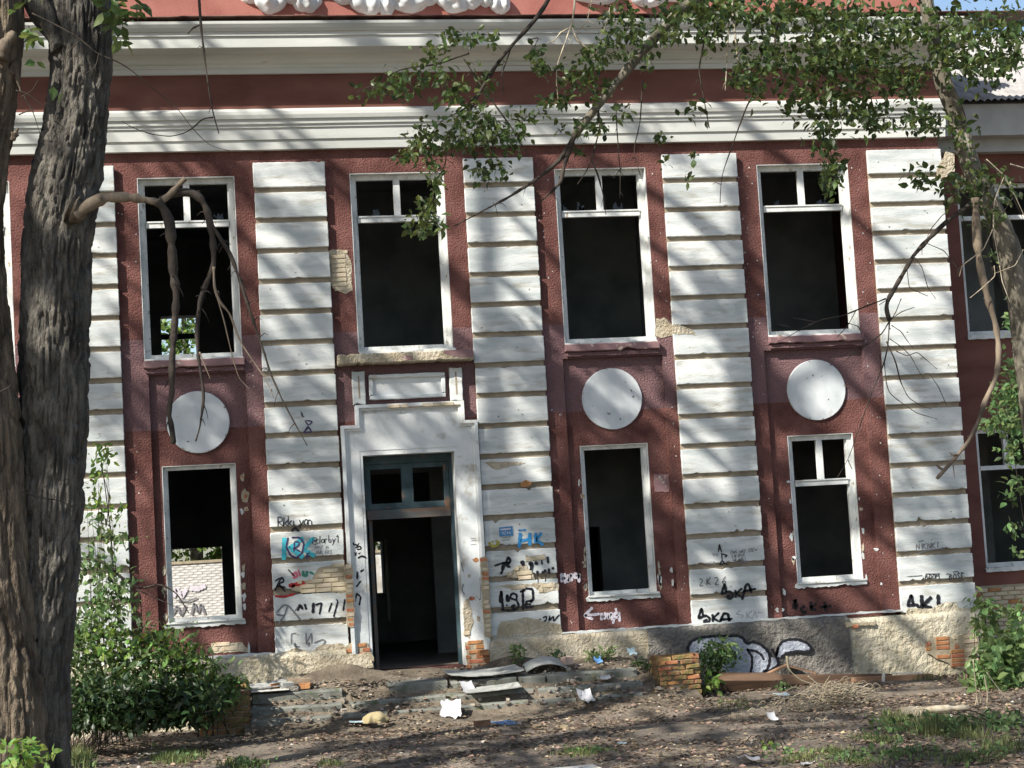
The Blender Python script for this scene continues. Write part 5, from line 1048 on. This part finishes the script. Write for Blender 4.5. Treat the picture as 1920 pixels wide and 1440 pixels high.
TW = [[(1661,560),(1640,568),(1605,582),(1580,592),(1545,598),(1525,606),(1500,618),(1478,632),(1458,641)],[(1530,604),(1510,600),(1488,596)],[(1500,620),(1478,612),(1458,607)],[(1605,582),(1590,610),(1570,632)],[(1590,606),(1610,612),(1620,640)],[(1668,602),(1655,625),(1632,642),(1605,660),(1580,680)],[(1632,642),(1610,650),(1590,668)],[(1668,602),(1666,640),(1658,680),(1640,720),(1622,770),(1605,820),(1590,862),(1570,895)],[(1590,862),(1598,880)],[(1662,640),(1680,680),(1688,715),(1702,745),(1732,764),(1747,766)],[(1672,610),(1690,622),(1702,640),(1712,652)],[(1668,635),(1690,650),(1708,668),(1725,700),(1733,710)],[(1680,658),(1700,668),(1720,660),(1757,692)],[(1658,680),(1662,720),(1668,738),(1690,755),(1720,775),(1758,786)],[(1668,600),(1690,585),(1715,576)],[(1690,560),(1680,585),(1668,605)],[(1664,562),(1648,572)],[(1742,700),(1760,725),(1775,760)],[(1735,455),(1770,470),(1790,495),(1800,510)],[(1800,398),(1770,400),(1745,430),(1733,460)],[(1712,480),(1728,500),(1740,540),(1755,560)],[(1700,500),(1705,540),(1740,555)],[(1860,500),(1862,520),(1840,540),(1815,560)],[(1915,470),(1900,500),(1860,515)],[(1845,300),(1878,330),(1900,370),(1918,410)],[(1890,310),(1920,318)],[(1880,330),(1860,380),(1858,430),(1870,500)],[(1870,500),(1875,530),(1890,570)],[(1858,430),(1840,470),(1800,500),(1795,520)],[(1900,370),(1880,400),(1850,430)],[(1780,380),(1810,340),(1830,320)]]
for i, t_ in enumerate(TW): m = MB(); branch(m, t_, YR-.9, 3.4 if i in (0,5,7,9) else 2.2, 1.1, 5, max(10, len(t_)*5), .01); m.build('dead_twig', darkw, db2, True)
for t_ in TW[22:29]: m = MB(); branch(m, [(a+4, b-2) for a, b in t_], YR-1.1, 2.6, 1.2, 5, 20, .01); m.build('dead_twig', palew, db2, True)
# leaves: the sprays one sees one by one are single leaves, the rest one mass
near = [(700,168,32,16,24),(735,150,28,20,24),(775,145,30,24,26),(760,172,32,18,20),(815,100,26,26,30),(842,72,22,14,16),(880,68,34,14,26),(915,75,20,12,12),(765,88,5,4,2),(792,86,4,4,2),(830,150,34,26,30),(855,180,36,28,34),(880,215,40,26,36)]
far_ = [(910,150,26,30,24),(900,240,46,26,70),(860,262,44,24,60),(940,255,36,22,44),(800,248,24,22,32),(790,275,30,22,40),(770,295,22,12,20),(815,300,22,26,24),(965,250,30,30,24),(930,310,30,24,28),(900,325,20,16,16),(815,350,14,30,26),(800,395,22,24,34),(770,420,12,14,12),(800,432,24,10,20),(830,425,8,10,6),(1005,105,16,22,24),(1020,125,20,18,20),(1075,150,36,26,46),(1100,120,34,30,46),(1050,185,30,16,22),(1025,200,20,20,14),(1130,170,34,26,30),(1120,100,24,24,24),(1185,60,40,34,60),(1160,25,50,22,46),(1205,100,24,34,40),(1150,75,30,28,40),(1170,208,14,16,14),(1130,240,14,10,10),(1240,255,12,14,10),(1085,240,16,12,14),(1115,228,10,12,8),(1245,300,8,12,5),(1090,285,14,12,6),(1055,240,12,12,6),(990,215,30,20,20),
  (1290,15,60,24,90),(1380,15,70,26,110),(1250,60,30,30,40),(1340,45,40,30,50),(1480,25,80,30,130),(1580,45,80,50,190),(1690,50,60,40,120),(1550,110,70,50,170),(1450,95,50,46,90),(1640,120,60,50,150),(1700,150,40,40,80),(1500,180,40,40,70),(1580,190,50,40,100),(1395,130,22,36,30),(1420,160,20,26,26),(1378,150,18,16,14),(1545,260,26,40,60),(1560,320,18,36,44),(1557,345,10,14,10),(1640,220,40,30,60),(1730,225,40,30,60),(1790,60,50,46,110),(1850,70,36,50,90),(1890,45,28,40,60),(1880,120,30,30,50),(1830,130,30,30,40),(1905,80,16,40,36),(1810,110,30,30,40),(1300,200,20,20,10),(1330,60,20,40,20),(1730,330,30,24,26),(1800,350,40,30,40),(1850,400,30,24,24),(1290,330,6,8,4),(1300,290,8,8,4),(1800,250,30,40,26),(1840,330,30,30,26),(1880,350,24,30,20),(1770,110,30,40,40)]
leaf_objs(rt, px_cloud(near, YL-.1, .95, .25), .088, leaf)
m = MB(); leaves_mesh(m, px_cloud(near, YL, .9, .3), .086); leaves_mesh(m, px_cloud(far_[:37], YL, 2.0, .35), .086); leaves_mesh(m, px_cloud(far_[37:], YL, 2.6, .6), .095); m.build('foliage', leaf, rt, False, 'stuff')
m = MB(); crown(m, (6.4, YR-.2, 13.2), 5.2, 3.2, 3.2, 120, 30, .13, 77); m.build('crown', leafd, rt, False, 'stuff')
m = MB(); limbs(m, P(1690,-180,YR), P(1640,-420,YR)+np.array([-.5,0,4]), (6.4,YR,13), 4.5, 3, 3, 12, .3, 9); m.build('limbs', barkr, rt, True)

# ---- shrubs, saplings and weeds
def shrub(name, label, cat, spots, y, size, stems, mtl=leafs, depth=.3, shape=LN, n_scale=1.0, group=None, single=0, stemm=darkw, base_px=None, ns=10, extra=None):
    cl = px_cloud(spots, y, n_scale, depth); cl[:,2] = np.maximum(cl[:,2], .03)
    c = base_px or spots[0][:2]; b = P(c[0], c[1], y); t = thing(name, label, cat, (b[0], y, 0), group)
    k = min(single, len(cl)); 
    if k: leaf_objs(t, cl[:k], size, mtl, shape)
    if len(cl) > k: m = MB(); leaves_mesh(m, cl[k:], size, shape, .12); m.build('foliage', mtl, t, False, 'stuff')
    m = MB()
    for s_ in stems: branch(m, s_[0], y, s_[1], s_[2], 6, None, .01)
    for j in range(ns):
        q = cl[random.randrange(len(cl))]; f_ = np.array([b[0]+random.uniform(-.3,.3), y+random.uniform(-.1,.1), 0.0]); o, tt = smooth_path([f_, (f_+q)/2+[0,0,.15], q], 10); m.tube(o, .009*(1-.7*tt), 5)
    m.build('stem', stemm, t, True)
    if extra is not None: m = MB(); leaves_mesh(m, px_cloud(extra, y-.15, 1.0, depth), size*.85, LB, 0.0); m.build('bright_foliage', leafy, t, False, 'stuff')
    return t
shrub('shrub', 'tall leafy shrub with a dark arching branch in front of the leftmost pilaster', 'shrub', [(195,1065,40,36,110),(215,1105,44,36,170),(190,1125,40,36,150),(165,1165,36,34,190),(190,985,30,20,50),(225,1150,40,36,110),(160,1050,22,40,70),(215,1008,34,10,60),(150,1190,40,30,200)], -2.3, .14, [([(150,1048),(190,1050),(230,1085),(262,1105),(300,1095),(330,1110),(355,1150)],7,2),([(255,1105),(300,1125),(335,1140)],3,1),([(262,1110),(265,1150),(267,1190)],2.5,1.5),([(200,985),(205,930),(190,880)],2.5,1.5)])
shrub('sapling', 'thin pale sapling rising beside the left trunk against the white pilaster', 'sapling', [(188,835,18,8,22),(195,860,20,10,20),(185,885,16,12,22),(205,850,16,10,10),(180,910,18,12,18),(185,945,28,12,40),(205,960,22,8,26)], -2.0, .13, [([(215,1100),(208,1000),(195,900),(185,830)],3,1)], leafy, .12, LN, single=150)
shrub('shrub', 'low bushy shrub hiding the plinth below the leftmost window', 'shrub', [(150,1235,48,36,260),(210,1245,60,40,300),(280,1240,60,42,290),(335,1245,52,38,230),(250,1195,70,26,120),(310,1190,50,24,80),(370,1262,50,32,230),(200,1290,80,26,280)], -2.6, .145, [([(305,1270),(302,1220),(300,1190)],3,2),([(188,1290),(188,1240),(175,1225)],3,2)], extra=[(300,1188,30,8,26),(185,1215,40,20,60),(250,1215,60,20,70),(330,1225,44,24,70),(370,1250,30,20,50),(210,1180,40,16,40),(280,1250,80,30,90)])
shrub('shrub', 'darker low shrub at the foot of the left bushes by the dirt', 'shrub', [(160,1300,44,30,480),(230,1305,50,32,600),(290,1305,46,32,560),(345,1305,40,32,460),(150,1340,50,18,300),(240,1338,60,18,380),(320,1335,50,16,280),(385,1310,34,26,260),(150,1358,50,10,260),(240,1356,60,10,320),(330,1352,50,9,220)], -3.6, .145, [], leafd)
shrub('creeper', 'green creeper spilling over the overgrown brick stub', 'creeper', [(395,1290,32,24,330),(430,1280,26,14,160),(415,1312,26,22,220),(385,1330,30,20,240)], -1.95, .13, [([(360,1290),(380,1320),(400,1345)],3,2)], leafs, .06)
shrub('shrub', 'green vine growing over the silver graffiti beside the brick stub', 'vine', [(1345,1215,26,16,230),(1350,1240,30,18,260),(1325,1235,20,20,170),(1365,1225,22,14,110),(1335,1262,24,18,160)], -.75, .10, [([(1350,1290),(1345,1250),(1350,1215)],3,2)], leafs, .12)
shrub('weed', 'small bright broad leaved weed between the brick stub and the dark beam', 'weed', [(1330,1285,20,12,22),(1335,1272,14,8,10)], -1.6, .15, [], leafy, .08, LB, single=40)
shrub('weed', 'small ragged weed on the rubble just right of the doorway', 'weed', [(970,1216,13,9,34),(968,1235,10,10,20)], -.5, .11, [], leafs, .1, LN, single=60)
shrub('weed', 'low weed clump against the plinth below the third window left part', 'weed', [(1045,1238,16,10,40),(1040,1226,16,8,20)], -.5, .10, [], leafd, .1)
shrub('weed', 'brighter weed clump against the plinth below the third window right part', 'weed', [(1125,1228,20,10,60),(1145,1222,16,10,40),(1108,1238,10,6,18)], -.5, .10, [], leafs, .1)
shrub('weed', 'dark weed tangle at the right end of the steps beside the brick stub', 'weed', [(1215,1250,14,12,50),(1195,1243,16,8,30),(1222,1275,10,14,24)], -1.2, .09, [([(1165,1288),(1190,1262)],2,1)], leafd, .15)
shrub('weed', 'small weed sprouting in front of the dark beam', 'weed', [(1466,1285,7,9,22)], -1.5, .09, [], leafs, .06, LB, single=30)
shrub('weed', 'single green seedling alone on the dirt', 'weed', [(1433,1396,8,4,9)], G(1433,1399)[1], .10, [], leafy, .05, LB, single=20)
# right side
shrub('sapling', 'upright leafy sapling at the right end of the plinth', 'sapling', [(1842,1128,20,12,26),(1855,1140,22,14,30),(1845,1165,22,16,40),(1850,1190,18,16,30),(1855,1215,18,12,30),(1830,1245,22,14,34),(1862,1160,16,20,24)], -1.2, .17, [([(1850,1290),(1850,1200),(1845,1120)],3,1.5)], leafs, .2, LB, single=120)
shrub('shrub', 'bright leafy shrub filling the right edge below the wing windows', 'shrub', [(1880,1230,36,30,330),(1905,1200,20,34,190),(1870,1265,40,22,280),(1885,1300,36,30,330),(1905,1150,16,20,50),(1895,1345,30,30,300),(1860,1315,30,20,140),(1840,1285,26,14,90)], -3.2, .18, [([(1830,1225),(1860,1280),(1895,1330)],3,2)], leafs, .4, LB, single=240)
shrub('sapling', 'leafy boughs entering at the right edge in front of the wing', 'sapling', [(1890,740,26,30,130),(1870,790,26,20,80),(1900,800,22,30,100),(1900,850,20,20,50),(1905,690,20,40,100),(1858,800,12,8,12),(1870,842,8,8,4),(1895,600,20,10,20),(1905,620,18,20,30),(1870,480,20,14,18),(1905,900,16,20,26),(1895,935,16,10,14),(1900,985,20,12,14),(1905,1030,14,10,10),(1905,1000,14,12,8),(1905,760,20,40,60),(1915,560,14,40,24)], -8.0, .12, [([(1960,1300),(1945,1000),(1930,820),(1890,760),(1860,800)],7,1.5),([(1935,900),(1915,700),(1900,600)],4,1.5),([(1940,960),(1910,910),(1895,900)],3,1),([(1945,1010),(1910,985)],3,1)], leafs, .3, LB, single=300, base_px=(1960,1300), ns=2)
shrub('shrub', 'low green ground plants in the right corner beside a dry stalk', 'shrub', [(1870,1370,40,24,110),(1800,1360,40,14,80),(1905,1380,20,30,80),(1760,1350,40,10,60),(1680,1385,60,8,60)], -8.5, .10, [], leafs, .5, LB, single=80)
shrub('shrub', 'pale round leaved sprig in front of the left trunk base', 'sprig', [(20,1410,22,14,22),(50,1400,22,14,24),(60,1425,24,12,18),(98,1412,10,6,5),(15,1435,20,10,14)], YT-1.2, .075, [([(20,1520),(40,1430),(95,1408)],3,1)], leafy, .12, LB, single=120)
# dry stalk on the right
m = MB(); yq = -6.0
for t_ in ([(1825,1235),(1828,1270),(1832,1310),(1836,1350),(1832,1390)],[(1836,1290),(1840,1330),(1850,1360)],[(1832,1300),(1826,1340)],[(1850,1260),(1880,1300),(1905,1325)],[(1845,1265),(1852,1300),(1848,1350)],[(1838,1330),(1860,1350),(1870,1365)]): branch(m, t_, yq, 3, 1.2, 5, 16, .02)
solo('dry_stalk', m, strawm, 'pale dry upright stalk among the green plants at the right', 'stalk', smooth=True)
# brushwood pile and a peeled log with roots
def brush(m, px, py, y, n, Lx, Lz, wpx=2.2, fl=.3):
    for k in range(n):
        a = np.array([px+random.gauss(0,.45)*Lx, py+random.gauss(0,.45)*Lz]); ang = random.uniform(-.9,.9)+(math.pi if random.random() < .5 else 0); L = random.uniform(.3,1)*Lx*.6
        p3 = [(a[0], a[1]), (a[0]+math.cos(ang)*L*.5+random.uniform(-6,6), a[1]-math.sin(ang)*L*fl-random.uniform(0,8)), (a[0]+math.cos(ang)*L, a[1]+random.uniform(-4,8))]
        branch(m, p3, y+random.uniform(-.5,.5), wpx*random.uniform(.5,1.2), .8, 4, 8, .02)
def heap(name, m, mtl, label, cat, px, py):
    q = gz(px, py)[0]; t = thing(name, label, cat, (q[0], q[1], 0)); m.build('tangled_stalks', mtl, t, True, 'stuff')
q, h = gz(1560, 1318)
m = MB(); brush(m, 1578, 1300, q[1], 300, 66, 20, 2.2); brush(m, 1500, 1322, q[1]-.4, 150, 52, 13, 1.9)
for t_ in ([(1475,1230),(1478,1255),(1500,1275),(1530,1285),(1540,1300),(1542,1315)],[(1515,1268),(1530,1280),(1540,1290)],[(1540,1300),(1548,1280),(1556,1268)],[(1540,1300),(1570,1290),(1620,1280)]): branch(m, t_, q[1], 4, 1.6, 6, 20, .01)
heap('brushwood_pile', m, strawm, 'tangled heap of dry grey brushwood on the dirt before the planks', 'brushwood', 1560, 1318)
q, h = gz(1750, 1338); m = MB(); branch(m, [(1725,1332),(1750,1330),(1780,1328),(1818,1327)], q[1], 15, 9, 9, 26, .01)
for k in range(16): a = 1690+k*2.6; branch(m, [(1735-k*.5,1330),(a+6,1326+random.uniform(-3,3)),(a,1332),(a-2+random.uniform(-3,3),1346+random.uniform(-4,6))], q[1]-.1, 2.8, 1.2, 5, 12, .02)
solo('root_log', m, palew, 'pale peeled log with splayed roots lying in the grass', 'log', smooth=True)
m = MB(); q, h = gz(1385, 1340); brush(m, 1385, 1342, q[1], 50, 40, 8, 1.6, .2); heap('dry_grass_heap', m, strawm, 'low heap of dry grass on the dirt left of the brushwood', 'dry grass', 1385, 1340)
m = MB(); q, h = gz(1530, 1350); brush(m, 1542, 1350, q[1], 16, 22, 4, 1.6, .2); heap('dry_grass_heap', m, palew, 'small sunlit tuft of straw below the brushwood', 'dry grass', 1530, 1350)
m = MB(); brush(m, 690, 1283, -1.5, 26, 60, 8, 2.2, .25); heap('fallen_twigs', m, darkw, 'dark fallen twigs and roots on the steps left of the middle slab', 'twigs', 690, 1340)

# grass and weeds on the ground: one mass
m = MB()
def blades(cx_, cy_, rx, ry, n, hgt):
    for k in range(n):
        px, py = cx_+random.gauss(0,.5)*rx, cy_+random.gauss(0,.5)*ry; q = G(px, py, 0); z = float(gh(q[0], q[1]))
        for j in range(5):
            a = random.uniform(0,6.28); h_ = hgt*random.uniform(.4,1.2); dx, dy = math.cos(a), math.sin(a); w_ = .006; b = random.uniform(.2,.7)*h_; x0, y0 = q[0]+random.uniform(-.05,.05), q[1]+random.uniform(-.05,.05)
            m.add([(x0-dy*w_,y0+dx*w_,z),(x0+dy*w_,y0-dx*w_,z),(x0+dx*b*.4+dy*w_*.7,y0+dy*b*.4-dx*w_*.7,z+h_*.6),(x0+dx*b*.4-dy*w_*.7,y0+dy*b*.4+dx*w_*.7,z+h_*.6),(x0+dx*b,y0+dy*b,z+h_)], [(0,1,2,3),(3,2,4)])
for a in ((1748,1365,26,10,100,.24),(1680,1350,30,10,90,.14),(1700,1412,60,12,35,.09),(1600,1425,70,10,35,.08),(1560,1405,40,8,70,.08),(1800,1370,50,14,80,.16),(1880,1400,46,20,60,.15),(1800,1420,60,14,50,.12),(1640,1380,50,8,80,.08),(320,1418,36,9,140,.13),(355,1408,24,6,50,.10),(460,1430,46,8,90,.09),(150,1425,24,14,110,.2),(1085,1405,40,5,60,.09),(620,1432,30,6,30,.08),(1500,1420,40,8,50,.07),(235,1365,50,7,110,.16),(300,1360,60,6,90,.15),(1730,1268,40,4,40,.12),(1180,1238,30,6,30,.15),(1380,1320,60,8,50,.07)): blades(*a)
m.build('grass', grassm, None, False, 'stuff')
m = MB(); pos = []
for (cx_, cy_, rx, ry, n) in ((1700,1410,70,14,160),(1600,1420,70,10,120),(1850,1410,60,18,120),(330,1416,50,10,120),(470,1432,50,8,80),(1760,1365,50,12,120),(1670,1352,40,8,70),(160,1430,26,10,70),(1100,1406,50,5,60),(1480,1410,60,12,60)):
    for k in range(n):
        q = G(cx_+random.gauss(0,.5)*rx, cy_+random.gauss(0,.5)*ry, 0); pos.append((q[0], q[1], float(gh(q[0],q[1]))+random.uniform(.02,.10)))
leaves_mesh(m, np.array(pos), .075, LB, .1); m.build('ground_weeds', leafs, None, False, 'stuff')

# leaf litter and twigs on the dirt
def litter(n, size, mtl, name, region):
    x = RNG.uniform(region[0], region[1], n); y = RNG.uniform(region[2], region[3], n)
    dens = fbm(np.stack([x*.9, y*.9, x*0+5], -1), 3); k = dens > RNG.uniform(.25,.55,n); x, y = x[k], y[k]; n = len(x)
    z = gh(x, y)+RNG.uniform(.004,.03,n)
    st_m = (x > 1.0) & (x < 8.0) & (y > -2.7); z[st_m] = np.interp(y[st_m], prof_y, prof_z)+RNG.uniform(.0,.06,st_m.sum())
    a = RNG.uniform(0,6.28,n); t = RNG.normal(size=n)*.35; s = size*RNG.uniform(.5,1.5,n)
    sh = np.array([(0,-.5,0),(.3,0,.12),(0,.5,0),(-.3,0,.12)]); V = np.zeros((n,4,3))
    ca, sa, ct, stt = np.cos(a), np.sin(a), np.cos(t), np.sin(t)
    for k_ in range(4):
        u, v, w_ = sh[k_]; X_ = u*ct+w_*stt; Z_ = -u*stt+w_*ct
        V[:,k_,0] = x+s*(X_*ca-v*sa); V[:,k_,1] = y+s*(X_*sa+v*ca); V[:,k_,2] = z+s*Z_
    m = MB(); m.v = V.reshape(-1,3).tolist(); m.n = len(m.v); m.f = (np.array([[0,1,2,3]])+np.arange(n)[:,None]*4).tolist()
    return m.build(name, mtl, None, False, 'stuff')
litter(52000, .07, litterm, 'leaf_litter', (-4, 16, -15, -.3)); litter(2600, .045, littergrey, 'pale_litter', (-3, 16, -14, -.4))
m = MB()
for k in range(900):
    x, y = random.uniform(-3,15), random.uniform(-14,-2.3); z = float(gh(x, y))+.012; a = random.uniform(0,6.28); L = random.uniform(.08,.4); d = np.array([math.cos(a),math.sin(a),random.uniform(-.02,.08)])*L
    m.tube([(x,y,z), np.array([x,y,z+.01])+d*.5+np.array([0,random.uniform(-.03,.03),0]), np.array([x,y,z])+d], [.006,.005,.002], 4, cap=False)
m.build('fallen_twig_litter', deadw, None, False, 'stuff')

# ================================================================== BEHIND THE BUILDING, seen through the empty openings
yw = thing('yard_wall', 'sunlit pale brick yard wall seen through the lower left window', 'wall', (1.0, 25, 0))
MB().box(-5, 8, 25, 25.3, 0, 2.72).build('mortar_bed', brick_y, yw)
z = .9; r = 0
while z < 2.70:
    x = -.9+(.13 if r % 2 else 0)
    while x < 1.6:
        put_brick(x, 25.036, z, brick_y, yw, (1.03,1,1.06)); x += .265
    z += .08; r += 1
MB().box(-5, 8, 24.95, 25.35, 2.721, 2.80).build('coping', mortar, yw)
m = MB(); ribbon(m, np.array([(-.2,1.75),(-.1,2.0),(.05,1.75),(.2,2.0)]), 7, 24.955); ribbon(m, np.array([(.3,2.0),(.5,1.95),(.75,2.05)]), 9, 24.955); m.build('graffiti', k_white, yw)
m = MB(); ribbon(m, np.array([(-.25,1.25),(-.1,1.5),(0,1.2),(.15,1.5)]), 4, 24.95); ribbon(m, np.array([(.3,1.2),(.4,1.55),(.5,1.25),(.6,1.5),(.7,1.2)]), 4, 24.95); ribbon(m, np.array([(-.1,1.65),(.2,1.6),(.5,1.7)]), 3, 24.95); m.build('graffiti', k_grey, yw)
def tree_far(label, x, y, h, r, seed):
    t = thing('yard_tree', label, 'tree', (x, y, 0)); m = MB(); m.tube(*(lambda o: (o[0], .25*(1.1-.8*o[1])))(smooth_path([(x,y,0),(x+.2,y,h*.4),(x,y,h*.9)], 20)), 9); m.build('trunk', bark, t, True)
    m = MB(); crown(m, (x, y, h*.6), r, r, h*.45, 420, 55, .24, seed); m.build('crown', leafy, t, False, 'stuff')
tree_far('sunlit tree behind the yard wall seen through the left windows', 0.5, 33, 13, 4.5, 91); tree_far('leafy yard tree behind the building seen through the doorway gap', 6.5, 34, 12, 4.5, 92); tree_far('leafy yard tree behind the building hidden by the first bay', -7, 36, 12, 4.5, 93)
